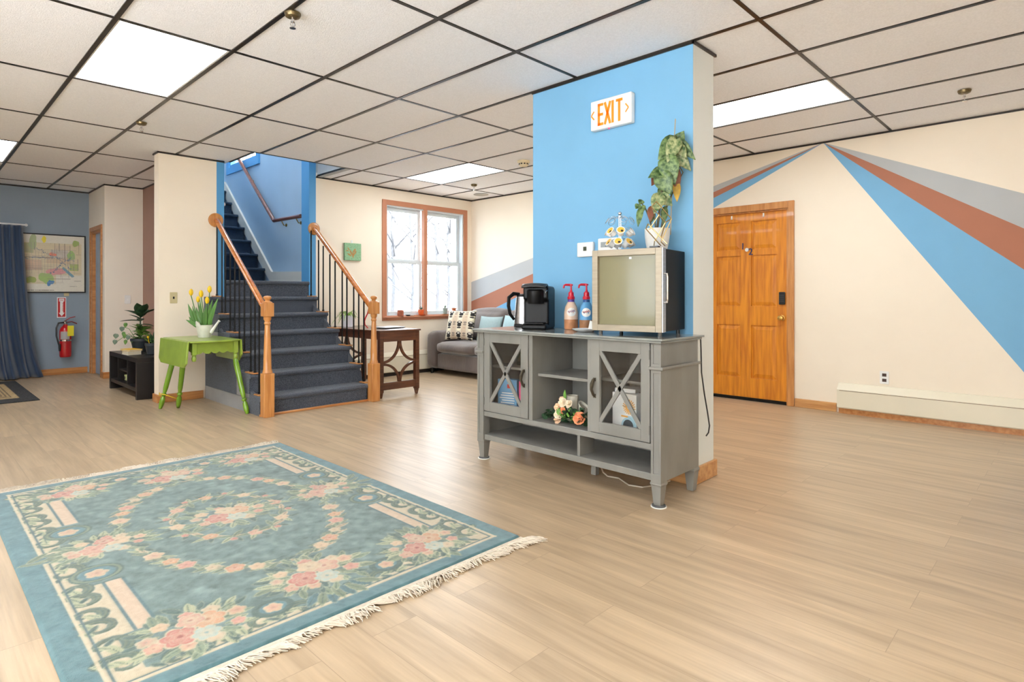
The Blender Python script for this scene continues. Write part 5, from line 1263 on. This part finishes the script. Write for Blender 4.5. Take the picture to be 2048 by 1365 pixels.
apron('u', 5.82, 1.86, 2.20, TZ - .019, .105, .018); apron('u', 6.50, 1.86, 2.20, TZ - .019, .105, .018)
apron('v', 1.845, 5.84, 6.5, TZ - .019, .09, .018); apron('v', 2.195, 5.84, 6.5, TZ - .019, .09, .018)
for u, v in ((1.85, 5.83), (2.215, 5.83), (1.85, 6.51), (2.215, 6.51)):
    m = MB(); m.box(u - .02, u + .02, v - .02, v + .02, TZ - .13, TZ - .019); m.lathe([(.014, -.0), (.02, -.006), (.014, -.014), (.019, -.02), (.021, -.035), (.017, -.055), (.013, -.06), (0, -.062)], (u, v, TZ - .13), 16); m.build('corner_post', LIME, gt, bevel=.003)
def gleg(top, foot):
    top, foot = Vector(top), Vector(foot); L_ = (foot - top).length; M = (foot - top).normalized().to_track_quat('Z', 'Y').to_matrix().to_4x4(); M.translation = top
    pr = [(.017, 0), (.024, .03), (.026, .06), (.024, L_ * .35), (.022, L_ * .62), (.017, L_ * .70), (.014, L_ * .715), (.023, L_ * .73), (.024, L_ * .745), (.015, L_ * .77), (.013, L_ * .78), (.021, L_ * .80), (.024, L_ * .86), (.022, L_ * .93), (.015, L_ - .004), (.013, L_)]
    m = MB(); m.lathe(pr, (0, 0, 0), 16, M)
    for vt in m.bm.verts: vt.co.z = max(vt.co.z, .001)
    m.build('leg', LIME2, gt, angle=60)
gleg((1.868, 6.43, TZ - .15), (1.765, 6.53, 0)); gleg((1.88, 6.20, TZ - .13), (1.905, 6.46, 0)); gleg((2.215, 5.835, TZ - .19), (2.26, 5.66, 0))
m = MB(); 
m.tube([P(319, 788, 5.80), P(330, 790, 5.79), P(345, 795, 5.80), P(356, 799, 5.86)], .004, 6); m.tube([P(319, 786, 5.80), P(318, 792, 5.86), P(326, 791, 5.88)], .004, 6); m.build('strap', mat('yellow_strap', rgb(230, 190, 40), .5), gt)
# tulips
tp = thing('tulip_pot', 'white watering-can pot of yellow tulips on the lime green table', 'plant', (2.07, 6.22, TZ + .001))
m = MB(); c0 = Vector((2.07, 6.22, TZ + .001))
m.lathe([(.055, 0), (.058, .004), (.074, .115), (.078, .125), (.074, .125), (.071, .11), (0, .10)], c0, 28)
m.grid(lambda a, b: c0 + Vector((math.cos(3.2 + (a - .5) * 1.6) * .078, math.sin(3.2 + (a - .5) * 1.6) * .078, .115 + .05 * b * math.sin(PI * a))), 12, 3)
m.build('pot', mat('white_crackled_ceramic', rgb(214, 212, 202), .4, noise=(18, .08), bump=(25, .2)), tp)
sd_ = Vector((cY, -sY, 0)); fw_ = Vector((sY, cY, 0))
m = MB(); m.tube([c0 + sd_ * .06 + Vector((0, 0, .05)), c0 + sd_ * .09 + Vector((0, 0, .09)), c0 + sd_ * .135 + Vector((0, 0, .155)), c0 + sd_ * .145 + Vector((0, 0, .165))], [.02, .014, .009, .014], 10); m.build('spout', WHITEPL, tp)
TGR = mat('tulip_leaf', rgb(84, 128, 58), .45, noise=(12, .2), stretch=(1, 1, .2)); TYL = mat('tulip_petal_yellow', rgb(244, 200, 20), .5, noise=(10, .12))
def tw(x, y, d=0.0): return P(x, y, 5.82 + d)
for k, (x, y, s, dd) in enumerate(((382, 585, 1., 0), (402, 588, 1.05, -.02), (396, 599, .9, .03), (414, 601, 1., -.03), (419, 579, 1., .02))):
    m = MB(); b_ = c0 + Vector((0, 0, .10)) + sd_ * (x - 405) * .0012; e = tw(x, y + 6, dd); m.tube([b_, (b_ + e) / 2 + sd_ * .01 * math.copysign(1, x - 400), e], .0045, 6); m.build('stem', TGR, tp)
    m = MB(); e = tw(x, y, dd)
    m.ball(e, .026 * s, 14, (.75, .75, 1.25), lambda d, ph, th: 1 + .10 * math.cos(3 * ph) - (.25 if th < .4 else 0) * abs(math.sin(1.5 * ph)))
    m.build('bloom', TYL, tp)
for a, b, w_ in (((394, 652), (376, 608), .022), ((398, 652), (385, 612), .018), ((405, 655), (400, 600), .02), ((412, 655), (425, 600), .020), ((416, 655), (436, 597), .024), ((410, 655), (412, 612), .02), ((396, 656), (378, 634), .022), ((404, 650), (392, 615), .02), ((400, 655), (372, 640), .018), ((420, 655), (424, 625), .024), ((408, 656), (404, 622), .022)):
    m = MB(); p, q_ = tw(*a, fr_.uniform(-.02, .02)), tw(*b, fr_.uniform(-.04, .02)); m.leaf(p, q_, (-fw_ + Vector((0, 0, .4)) + sd_ * fr_.uniform(-.5, .5)), w_, droop=.08, fold=.35, n=8); m.keep = True; m.build('leaf', TGR, tp, solid=.001)

# ------------------------------------------------------------------ dark brown desk beside the stairs
DBR = wood('dark_walnut', rgb(72, 38, 24), rgb(98, 56, 36), .35, 'x', 1.4, .35)
DU0, DU1, DV0, DV1, DZ = 3.575, 4.10, 5.45, 6.60, .735
dk = thing('writing_desk', 'dark brown desk with curved lattice ends between the stairs and the window', 'desk', ((DU0 + DU1) / 2, (DV0 + DV1) / 2, 0))
m = MB(); m.box(DU0 - .012, DU1 + .015, DV0 - .012, DV1 + .012, DZ - .018, DZ); m.build('desktop', DBR, dk, bevel=.004)
for v in (DV0, DV1 - .02):
    m = MB(); m.box(DU0 + .05, DU1 - .05, v, v + .02, DZ - .125, DZ - .019); m.build('apron', DBR, dk, bevel=.002)
for u in (DU0 + .005, DU1 - .025):
    m = MB(); m.box(u, u + .02, DV0 + .05, DV1 - .05, DZ - .10, DZ - .019); m.build('apron', DBR, dk, bevel=.002)
for u in (DU0, DU1 - .05):
    for v in (DV0, DV1 - .05):
        m = MB(); m.box(u, u + .05, v, v + .05, .06, DZ - .019)
        a = [(u + .004, v + .004), (u + .046, v + .004), (u + .046, v + .046), (u + .004, v + .046)]; b = [(u + .014, v + .01), (u + .036, v + .01), (u + .036, v + .036), (u + .014, v + .036)]
        A4 = [m.bm.verts.new((x_, y_, .06)) for x_, y_ in a]; B4 = [m.bm.verts.new((x_, y_, 0.0)) for x_, y_ in b]; m._f(A4); m._f(B4[::-1])
        for k in range(4): m._f([A4[k], A4[(k + 1) % 4], B4[(k + 1) % 4], B4[k]])
        m.build('leg', DBR, dk, bevel=.002)
for v in (DV0 + .005, DV1 - .035):
    m = MB(); m.box(DU0 + .05, DU1 - .05, v, v + .025, .085, .165); m.build('stretcher', DBR, dk, bevel=.002)
    uc = (DU0 + DU1) / 2; hw = (DU1 - DU0) / 2 - .05; zm, zt_, zb_ = .375, DZ - .125, .165
    for sx in (-1, 1):
        for sz in (-1, 1):
            ze = zt_ if sz > 0 else zb_; pts = []
            for k in range(17):
                t = PI / 2 * k / 16; cx_, cz_ = uc + sx * hw, ze        # arc bulging to the middle
                x_ = cx_ - sx * (hw - .008) * math.cos(t); z_ = (zm + sz * .012) + (ze - zm - sz * .012) * (1 - math.sin(t))
                pts.append((x_, z_))
            o_ = [Vector((p[0], 0, p[1])) for p in pts]; outl = []; inn = []
            for k, p in enumerate(o_):
                d = (o_[min(k + 1, 16)] - o_[max(k - 1, 0)]).normalized(); n_ = Vector((-d.z, 0, d.x)) * .0125; outl.append(p + n_); inn.append(p - n_)
            m = MB(); V = lambda p: (p.x, v, p.z)
            for k in range(16):
                f0 = [m.bm.verts.new(V(outl[k])), m.bm.verts.new(V(outl[k + 1])), m.bm.verts.new(V(inn[k + 1])), m.bm.verts.new(V(inn[k]))]
                f1 = [m.bm.verts.new((q_.co.x, v + .022, q_.co.z)) for q_ in f0]
                m._f(f0); m._f(f1[::-1])
                for j in range(4): m._f([f0[j], f1[j], f1[(j + 1) % 4], f0[(j + 1) % 4]])
            bmesh.ops.remove_doubles(m.bm, verts=m.bm.verts[:], dist=.0005)
            m.build('curved_brace', DBR, dk)
t = thing('laptop', 'closed thin silver laptop lying on the dark brown desk', 'laptop', (3.93, 5.82, DZ + .001), .12)
m = MB(); m.box(-.15, .15, -.13, .13, .004, .010); m.build('base', DKP, t, local=True, bevel=.003)
m = MB(); m.box(-.15, .15, -.13, .13, .0105, .016); m.build('lid', mat('silver_lid', rgb(206, 210, 214), .3, .3), t, local=True, bevel=.003)
m = MB()
for sx in (-.13, .13):
    for sy in (-.11, .11): m.lathe([(.007, 0), (.007, .004)], (sx, sy, 0), 8)
m.build('rubber_feet', BLACKPL, t, local=True)
DD = 7.1
sp = thing('spider_plant', 'spider plant in a white pot on the dark brown desk behind the balusters', 'plant', P(696, 659, DD)); sp.location.z = DZ + .001
bc_ = sp.location.copy()
m = MB(); m.lathe([(.05, 0), (.055, .004), (.066, .135), (.066, .14), (.06, .14), (.058, .12), (0, .12)], bc_, 28); m.build('pot', mat('white_glazed_pot', rgb(222, 220, 226), .35), sp)
SPG = mat('spider_plant_leaf', rgb(120, 158, 60), .5, noise=(14, .25))
for k in range(30):
    a = 2 * PI * k / 30 + fr_.random() * .3; L_ = fr_.uniform(.10, .20); d = Vector((math.cos(a), math.sin(a), 0)); h_ = fr_.uniform(.04, .13)
    if d.dot(sd_) > .2: L_ *= .75
    p = bc_ + Vector((0, 0, .125)) + d * .01; p1 = p + d * L_ * .5 + Vector((0, 0, h_)); p2 = p + d * L_ + Vector((0, 0, h_ - L_ * fr_.uniform(.5, 1.0)))
    p2.z = max(p2.z, DZ + .02)
    m = MB()
    def bl(x_, y_, p=p, p1=p1, p2=p2, d=d):
        s_ = Vector((-d.y, d.x, 0)); q_ = p.lerp(p1, y_).lerp(p1.lerp(p2, y_), y_); return q_ + s_ * (x_ - .5) * .014 * (math.sin(PI * (y_ * .93 + .06)) ** .5)
    m.grid(bl, 2, 9); m.keep = True; m.build('leaf', SPG, sp, solid=.0008)
t = thing('red_strap', 'curved red strap standing on the dark brown desk just behind the right newel post', 'strap', P(733, 656, 6.7)); t.location.z = DZ + .001
rb_ = t.location.copy(); 
m = MB(); pts = [P(737, 618, 6.7), P(735, 628, 6.7), P(731, 636, 6.7), P(729, 643, 6.7), P(730, 650, 6.7)]; e_ = P(736, 655, 6.7); e_.z = DZ + .009; pts.append(e_)
m.tube(pts, [.008, .010, .011, .010, .009, .008], 6, sx=.4); m.build('band', mat('red_strap_fabric', rgb(196, 34, 40), .5), t)

# ------------------------------------------------------------------ sofa and cushions
SOF = mat('grey_brown_chenille', rgb(96, 84, 78), .9, noise=(7, .16), stretch=(1, 1, .25), bump=(60, .35), sheen=.5)
so = thing('sofa', 'grey-brown upholstered two-seat sofa against the striped wall by the window', 'sofa', (5.72, 5.85, 0))
def soft(m, x0, x1, y0, y1, z0, z1, b=.05, n=10, puff=.03):
    c_ = Vector(((x0 + x1) / 2, (y0 + y1) / 2, (z0 + z1) / 2)); h_ = Vector(((x1 - x0) / 2, (y1 - y0) / 2, (z1 - z0) / 2))
    bm2 = bmesh.new(); bmesh.ops.create_cube(bm2, size=2); bmesh.ops.subdivide_edges(bm2, edges=bm2.edges[:], cuts=n, use_grid_fill=True)
    mp = {}
    for v in bm2.verts:
        q = v.co.copy(); p = Vector((q.x * h_.x, q.y * h_.y, q.z * h_.z)); inn = Vector([max(-(h_[i] - b), min(h_[i] - b, p[i])) for i in range(3)]); d = p - inn
        if d.length > 1e-6: p = inn + d.normalized() * b
        for i in range(3):
            o1, o2 = (i + 1) % 3, (i + 2) % 3
            if abs(q[i]) > .999: p[i] += math.copysign(puff, q[i]) * (1 - q[o1] ** 2) * (1 - q[o2] ** 2)
        mp[v] = m.bm.verts.new(c_ + p)
    for f in bm2.faces: m._f([mp[v] for v in f.verts], True)
    bm2.free(); return m
m = MB(); soft(m, 5.27, 6.20, 6.63, 6.87, .07, .60, .09, 10, .01); m.build('arm', SOF, so)
m = MB(); soft(m, 5.27, 6.20, 4.80, 5.04, .07, .60, .09, 10, .01); m.build('arm', SOF, so)
m = MB(); soft(m, 5.29, 6.15, 5.045, 6.625, .07, .30, .03, 8, .0); m.build('seat_base', SOF, so)
m = MB(); soft(m, 5.98, 6.21, 5.045, 6.625, .30, .80, .06, 8, .0); m.build('back_frame', SOF, so)
for a, b in ((5.84, 6.625), (5.045, 5.835)):
    m = MB(); soft(m, 5.26, 6.0, a, b, .305, .455, .06, 10, .02); m.build('seat_cushion', SOF, so)
for a, b in ((5.84, 6.64), (5.03, 5.835)):
    m = MB(); soft(m, 5.80, 6.06, a, b, .46, .90, .09, 12, .04)
    for v in m.bm.verts:
        if v.co.z > .6: v.co.x += (v.co.z - .6) * .28
    m.build('back_cushion', SOF, so)
for u in (5.33, 6.12):
    for v in (4.88, 6.78):
        m = MB(); m.lathe([(.02, 0), (.03, .07)], (u, v, 0), 12); m.build('foot', BLACKPL, so)
def cushion(name, label, c_, w_, h_, th_, rz, tilt, paint, mt, group):
    n = 110
    a, b = np.meshgrid(np.linspace(-1, 1, n), np.linspace(-1, 1, n))
    col = paint(a, b)
    t = thing(name, label, 'cushion', c_, rz, group)
    M = Matrix.Rotation(tilt, 4, 'Y')
    prof = ((1 - np.abs(a) ** 2.6) * (1 - np.abs(b) ** 2.6)).clip(0, 1) ** .5
    sh = 1 - .07 * (1 - np.abs(a) ** 2) * np.abs(b) ** 3; sw_ = 1 - .07 * (1 - np.abs(b) ** 2) * np.abs(a) ** 3
    for s in (-1, 1):
        X_ = s * prof * th_ / 2 + .004 * s; Y_ = -a * sw_ * w_ / 2; Z_ = b * sh * h_ / 2 + h_ / 2
        pts = np.stack([X_, Y_, Z_], -1).reshape(-1, 3) @ np.array(M.to_3x3()).T
        o = raster_mesh('front_panel' if s < 0 else 'back_panel', col, lambda p_, q_, pts=pts: pts.reshape(n, n, 3), mt); o.parent = t
    return t
CUS = attr_mat('woven_cotton_print', .85, bump=(200, .3))
def pat(a, b):
    n = a.shape[0]; im = np.zeros((n, n, 3)); im[:] = (226, 214, 190)
    x = (a + 1) / 2; y = (1 - b) / 2
    im[(np.abs(x - .36) < .09) | (np.abs(x - .72) < .08)] = (214, 192, 164)
    def el(cx, cy, rx, ry, c): im[((x - cx) / rx) ** 2 + ((y - cy) / ry) ** 2 < 1] = c
    for cx in (.17, .55, .93):
        for cy in (.12, .48, .84):
            el(cx, cy - .03, .085, .055, (54, 46, 42)); el(cx, cy - .045, .045, .022, (236, 230, 216)); el(cx, cy + .05, .075, .05, (34, 30, 30)); el(cx, cy + .135, .07, .026, (40, 34, 32)); el(cx, cy + .2, .06, .03, (246, 236, 206))
    for cx in (.36, .74):
        for cy in (.10, .46, .82):
            el(cx, cy - .02, .055, .03, (148, 132, 118)); el(cx, cy + .05, .055, .03, (160, 142, 126)); el(cx, cy + .16, .04, .015, (196, 160, 140))
    return im
cushion('throw_pillow', 'square throw pillow with black and cream oval pattern on the sofa', (5.50, 6.40, .478), .46, .44, .15, .30, .28, pat, CUS, 'pillows on the sofa')
cushion('throw_pillow', 'plain pale blue pillow partly behind the patterned pillow on the sofa', (5.66, 5.97, .478), .40, .36, .13, .12, .30, lambda a, b: np.zeros(a.shape + (3,)) + (160, 180, 180), CUS, 'pillows on the sofa')
cushion('throw_pillow', 'second pale blue pillow further along the sofa beside the blue column edge', (5.68, 5.54, .478), .42, .38, .13, .0, .30, lambda a, b: np.zeros(a.shape + (3,)) + (166, 192, 196), CUS, 'pillows on the sofa')

# ------------------------------------------------------------------ window sill things
SZ = .823
TER = mat('terracotta', rgb(196, 98, 54), .7, noise=(16, .12)); 
def W_(x): p = PV(x, 628, 6.925); return (p.x, 6.925, SZ)
def potlet(name, label, cat, x, prof, mt, part='pot', extra=None, dz=0.0, n=20):
    p = W_(x); t = thing(name, label, cat, (p[0], p[1], p[2] + dz)); m = MB(); m.lathe(prof, (0, 0, 0), n); m.build(part, mt, t, local=True)
    if extra: extra(t)
    return t
def cactus(t, z, mt=GR3, h_=.05):
    m = MB(); m.tube([(0, 0, z - .01), (.003, 0, z + h_ * .5), (-.004, .002, z + h_)], [.009, .008, .004], 8); m.leaf((0, 0, z), (.03, 0, z + h_ * .8), (0, -1, .2), .008); m.leaf((0, 0, z), (-.03, 0, z + h_ * .7), (0, -1, .2), .008); m.keep = True; m.build('succulent', mt, t, local=True)
potlet('succulent_pot', 'square-looking brown terracotta pot at the left end of the window sill', 'plant', 801, [(.042, 0), (.045, .003), (.045, .082), (.04, .084), (.038, .07), (0, .07)], mat('mottled_terracotta', rgb(166, 92, 66), .7, noise=(24, .25)), extra=lambda t: cactus(t, .074, mat('pale_succulent', rgb(170, 160, 130), .6), .02))
potlet('dish', 'small dark flat dish on the window sill next to the brown pot', 'dish', 816, [(0, 0), (.028, 0), (.034, .016), (.032, .017), (.026, .004), (0, .004)], DKP, 'dish')
potlet('dish', 'small pale flat dish on the window sill between the dark dish and the orange pot', 'dish', 824, [(0, 0), (.022, 0), (.03, .01), (.028, .011), (0, .004)], mat('pale_stoneware', rgb(170, 160, 150), .5), 'dish')
def orange_pot(t):
    m = MB(); m.lathe([(.03, 0), (.055, .016), (.058, .02), (.054, .021), (.028, .006), (0, .005)], (.02, -.0, 0), 24); m.build('saucer', TER2, t, local=True); cactus(t, .085, GRN, .05)
TER2 = mat('bright_orange_ceramic', rgb(214, 92, 30), .45)
potlet('succulent_pot', 'bright orange pot with a saucer in the middle of the window sill', 'plant', 842, [(.03, .008), (.034, .012), (.042, .06), (.046, .062), (.046, .086), (.04, .086), (.038, .07), (0, .07)], TER2, extra=orange_pot)
p = W_(899); t = thing('wooden_tray', 'small wooden tray under two pots at the sofa end of the window sill', 'tray', p)
m = MB(); m.box(-.135, .135, -.022, .022, .0, .014); m.build('board', TER if False else mat('tray_wood', rgb(178, 116, 72), .5, noise=(10, .1)), t, local=True, bevel=.003)
potlet('succulent_pot', 'small grey-green pot with a thin cactus on the wooden sill tray', 'plant', 890, [(.026, 0), (.030, .003), (.04, .085), (.04, .09), (.035, .09), (.033, .075), (0, .075)], mat('sage_grey_glaze', rgb(150, 160, 150), .45), extra=lambda t: cactus(t, .078, GR3, .085), dz=.015)
potlet('succulent_pot', 'small copper-orange cup pot on the wooden sill tray nearest the sofa', 'plant', 908, [(.026, 0), (.028, .003), (.032, .07), (.042, .072), (.042, .084), (.034, .084), (.03, .07), (0, .07)], mat('copper_glaze', rgb(206, 112, 62), .4), extra=lambda t: cactus(t, .075, GR3, .02), dz=.015)

# small painting
t = thing('canvas_painting', 'small square green canvas with brown leaf shapes on the cream wall by the stairs', 'painting', (4.125, 6.946, 1.575))
CN = 90; a, b = np.meshgrid(np.linspace(-1, 1, CN), np.linspace(-1, 1, CN)); im = np.zeros((CN, CN, 3)); im[:] = (136, 178, 136); nn_ = blur(RG.randn(CN, CN), 3); nn_ /= np.abs(nn_).max(); im += nn_[..., None] * 26
im[((a + b * .2) % .5) < .03] = (160, 190, 150)
for (cx, cy, an, r_) in ((-.55, .30, 2.2, .22), (-.25, -.1, 1.9, .3), (0, -.35, 1.6, .34), (.25, -.1, 1.1, .3), (-.45, -.35, 2.6, .28), (.15, .15, .9, .3), (-.7, .1, 2.8, .2)):
    x = (a - cx) * math.cos(an) + (b - cy) * math.sin(an); y = -(a - cx) * math.sin(an) + (b - cy) * math.cos(an); m_ = (x / r_) ** 2 + (y / (r_ * .3)) ** 2 < 1; im[m_] = (160, 104, 48); im[m_ & (np.abs(y) < .02)] = (196, 150, 80)
o = raster_mesh('painted_face', im, lambda p_, q_: np.stack([4.005 + p_ * .24, 0 * p_ + 6.914, 1.575 + q_ * .225], -1), attr_mat('acrylic_paint', .6), t)
m = MB(); m.box(4.005, 4.245, 6.915, 6.946, 1.575, 1.80); m.build('canvas', mat('green_canvas_edge', rgb(120, 156, 120), .7), t)
m = MB(); m.box(4.115, 4.135, 6.943, 6.948, 1.80, 1.84); m.build('hanger', WHITEPL, t)

# ------------------------------------------------------------------ black bench with plants in the alcove
BB = mat('black_brown_laminate', rgb(28, 24, 24), .4, noise=(8, .15), stretch=(1, .2, 1))
bn = thing('shelf_bench', 'low black-brown shelf unit standing against the mauve wall behind the cream wall', 'shelf', (1.93, 7.83, 0))
u0, u1, v0, v1, hb = 1.735, 2.14, 7.24, 8.43, .445
m = MB(); m.box(u0, u1, v0, v1, hb - .05, hb); m.build('top', BB, bn, bevel=.002)
for v in (v0, v1 - .05):
    m = MB(); m.box(u0, u1, v, v + .05, 0, hb - .0505); m.build('side_panel', BB, bn, bevel=.002)
m = MB(); m.box(u0 + .005, u1, v0 + .051, v1 - .051, .085, .125); m.build('bottom_shelf', BB, bn)
m = MB(); m.box(u1 - .01, u1, v0 + .051, v1 - .051, .126, hb - .051); m.build('back_panel', BB, bn)
for v in (7.66, 8.06):
    m = MB(); m.box(u0 + .01, u1 - .011, v, v + .018, .126, hb - .051); m.build('divider', BB, bn)
m = MB(); m.box(u0 + .02, u1 - .011, 7.679, 8.059, .25, .268); m.build('shelf', BB, bn)
t = thing('small_camera', 'tiny pale yellow-green gadget in the middle of the black shelf unit', 'ornament', (1.80, 7.86, .126))
m = MB(); m.box(-.03, .03, -.045, .045, .02, .085); m.build('body', mat('pale_lime_plastic', rgb(186, 190, 130), .5), t, local=True, bevel=.008)
m = MB(); m.lathe([(.03, 0), (.02, .02)], (0, 0, 0), 12); m.build('stand', DKP, t, local=True)
m = MB(); m.lathe([(.018, 0), (.018, .004), (0, .004)], (-.031, 0, .052), 14, Matrix.Rotation(-PI / 2, 4, 'Y')); m.build('lens', BLACKPL, t, local=True)
t = thing('red_pouch', 'dark red bundle in the right compartment of the black shelf unit', 'pouch', (1.86, 7.47, .134))
m = MB(); m.ball((0, 0, .05), .05, 12, (1.1, 1.4, 1), lambda d, ph, th: 1 + .08 * math.sin(5 * ph)); m.build('fabric', mat('dark_red_fabric', rgb(92, 30, 30), .8), t, local=True)
for k, (zz, lab, mc, w_) in enumerate(((0, 'thick cream paged paperback lying under the yellow book on the black shelf unit', CW, .042), (.043, 'yellow covered book on top of the paperback on the black shelf unit', mat('yellow_cover', rgb(232, 180, 30), .45), .016))):
    t = thing('book', lab, 'book', (1.82, 7.80 + .01 * k, hb + .001 + zz), .15 * k + .05, 'books on the black shelf unit')
    m = MB(); m.box(-.066, .064, -.105, .105, .002, w_ - .002); m.build('pages', mat('book_pages_%d' % k, rgb(206, 194, 168), .8, noise=(60, .06), stretch=(1, 1, 20)), t, local=True)
    m = MB(); m.box(-.07, .07, -.108, .108, w_ - .002, w_); m.build('front_cover', mc if k else mat('cream_cover', rgb(214, 196, 160), .5), t, local=True)
    m = MB(); m.box(-.07, .07, -.108, .108, 0, .002); m.build('back_cover', mc if k else CW, t, local=True)
POTB = mat('dark_slate_pot', rgb(46, 52, 58), .45); 
def bigplant():
    c_ = Vector((1.99, 8.13, hb + .001)); t = thing('potted_houseplant', 'broad-leaved dark green houseplant in a dark pot on the black shelf unit', 'plant', c_)
    m = MB(); m.lathe([(.07, 0), (.075, .005), (.10, .12), (.108, .125), (.108, .155), (.10, .155), (.095, .13), (0, .13)], c_, 28); m.build('pot', POTB, t)
    top = c_ + Vector((0, 0, .14)); m = MB(); m.tube([top, top + Vector((.0, .01, .16)), top + Vector((-.005, 0, .30))], .007, 8); m.build('stem', GRN, t)
    r2 = random.Random(6)
    def wl(a, h_, L_, w_, up, mt):
        d = sd_ * math.cos(a) + fw_ * math.sin(a); p = top + Vector((0, 0, h_)); m = MB(); m.leaf(p, p + d * L_ + Vector((0, 0, up)), (0, 0, 1), w_, droop=.15, fold=.25, n=8); m.keep = True; m.build('leaf', mt, t, solid=.001)
    for a, h_, L_, w_, up in ((3.0, .28, .22, .055, .07), (3.4, .22, .22, .05, .0), (.15, .28, .24, .055, .10), (-.6, .30, .16, .06, .13), (-1.3, .29, .13, .06, .15), (-1.6, .27, .11, .05, .08), (1.4, .26, .13, .045, .10), (.1, .18, .15, .04, -.02), (2.2, .22, .13, .04, .03), (-2.4, .24, .12, .045, .06), (-.9, .18, .12, .04, .0)): wl(a, h_, L_, w_, up, GRN)
    VG = mat('variegated_vine_leaf', rgb(62, 110, 44), .45, noise=(30, .3), col2=rgb(120, 160, 70))
    for k in range(60): wl(r2.random() * 6.3, r2.uniform(0, .15), r2.uniform(.07, .14), .030, r2.uniform(-.03, .07), VG)
    m = MB(); pts = [top + Vector((-.05, .02, .0)), P(258, 668, 7.1), P(245, 676, 7.05), P(235, 683, 7.0)]; m.tube(pts, .003, 6); pts = [top + Vector((-.05, .02, .02)), P(258, 658, 7.1), P(248, 655, 7.05)]; m.tube(pts, .003, 6); m.build('trailing_stem', GR2, t)
    for x, y, s in ((233, 672, .03), (231, 684, .026), (245, 658, .028), (252, 650, .022), (250, 672, .022), (252, 684, .02), (248, 668, .02), (257, 675, .024)):
        m = MB(); p = P(x, y, 7.0); m.leaf(p + Vector((0, 0, .02)), p - Vector((0, 0, .035)) - sd_ * .01, -fw_ + sd_ * .2, s, heart=.5); m.keep = True; m.build('leaf', GR3 if s > .022 else VG, t, solid=.001)
bigplant()
c_ = Vector((1.98, 7.61, hb + .001)); t = thing('potted_houseplant', 'smaller leafy plant in a dark pot at the near end of the black shelf unit', 'plant', c_)
m = MB(); m.lathe([(.05, 0), (.055, .004), (.072, .10), (.078, .103), (.078, .13), (.072, .13), (.07, .11), (0, .11)], c_, 24); m.build('pot', POTB, t)
m = MB(); m.lathe([(.075, 0), (.085, .01), (.082, .01), (0, .004)], c_, 20, cap=False); m.build('saucer', POTB, t)
r2 = random.Random(8)
for k in range(26):
    a = r2.random() * 6.3; d = Vector((math.cos(a), math.sin(a), 0)); p = c_ + Vector((0, 0, .11)); e = p + d * r2.uniform(.03, .11) + Vector((0, 0, r2.uniform(.03, .17)))
    m = MB(); m.leaf(p.lerp(e, .4), e, (0, 0, 1), .015, n=6); m.keep = True; m.build('leaf', GRN if k % 2 else GR2, t, solid=.001)
m = MB(); m.tube([c_ + Vector((-.03, -.01, .10)), c_ + Vector((-.05, -.02, .19))], .003, 6); m.ball(c_ + Vector((-.05, -.02, .20)), .012, 8); m.build('yellow_flower', TYL, t)

# ------------------------------------------------------------------ outdoors beyond the window
SNOW = mat('pale_winter_ground', rgb(86, 88, 92), .9, noise=(1, .05))
m = MB(); m.box(-26, -2.5, -22, 24, -.5, -.45); gs = m.build('added_bounce_ground', mat('white_bounce_ground', rgb(236, 238, 242), .9, noise=(1, .02))); gs['kind'] = 'structure'  # unseen white ground, added to bounce light up through the left window
m = MB(); m.box(-2.4, 30, 10.7, 45, -.5, -.45); m.box(6.4, 30, 7.2, 10.7, -.5, -.45); m.box(3.75, 6.4, 7.2, 10.7, -.5, -.45)
g = m.build('ground_outside', SNOW); g['kind'] = 'structure'
BARK = mat('pale_grey_bark', rgb(76, 78, 82), .9, noise=(8, .15))
tr = [(15.5, 22.5, .2, 'pale bare tree outside, nearer the middle post in the left window'), (11.0, 15.0, .10, 'pale forked bare tree outside, at the left side of the left window'), (14.9, 18.6, .15, 'pale bare tree outside, nearer the middle post in the right window'), (21.5, 25.8, .2, 'distant pale bare tree outside, at the sofa side of the right window')]
for u, v, r_, lab in tr:
    t = thing('bare_tree', lab, 'tree', (u, v, -.45), 0, 'bare trees outside the window')
    q = random.Random(int(u * 10)); m = MB(); m.tube([(0, 0, 0), (.1, 0, 2), (0, .1, 4.5), (.15, 0, 8)], [r_, r_ * .8, r_ * .6, r_ * .2], 8); m.build('trunk', BARK, t, local=True)
    for k in range(14):
        a = q.random() * 6.3; z = q.uniform(1.2, 6); d = Vector((math.cos(a), math.sin(a), .7)); L_ = q.uniform(.8, 2)
        m = MB(); m.tube([(.05, 0, z), Vector((.05, 0, z)) + d * L_ * .5, Vector((.05, 0, z)) + d * L_ + Vector((0, 0, .3))], [r_ * .25, r_ * .15, r_ * .05], 5); m.build('branch', BARK, t, local=True)
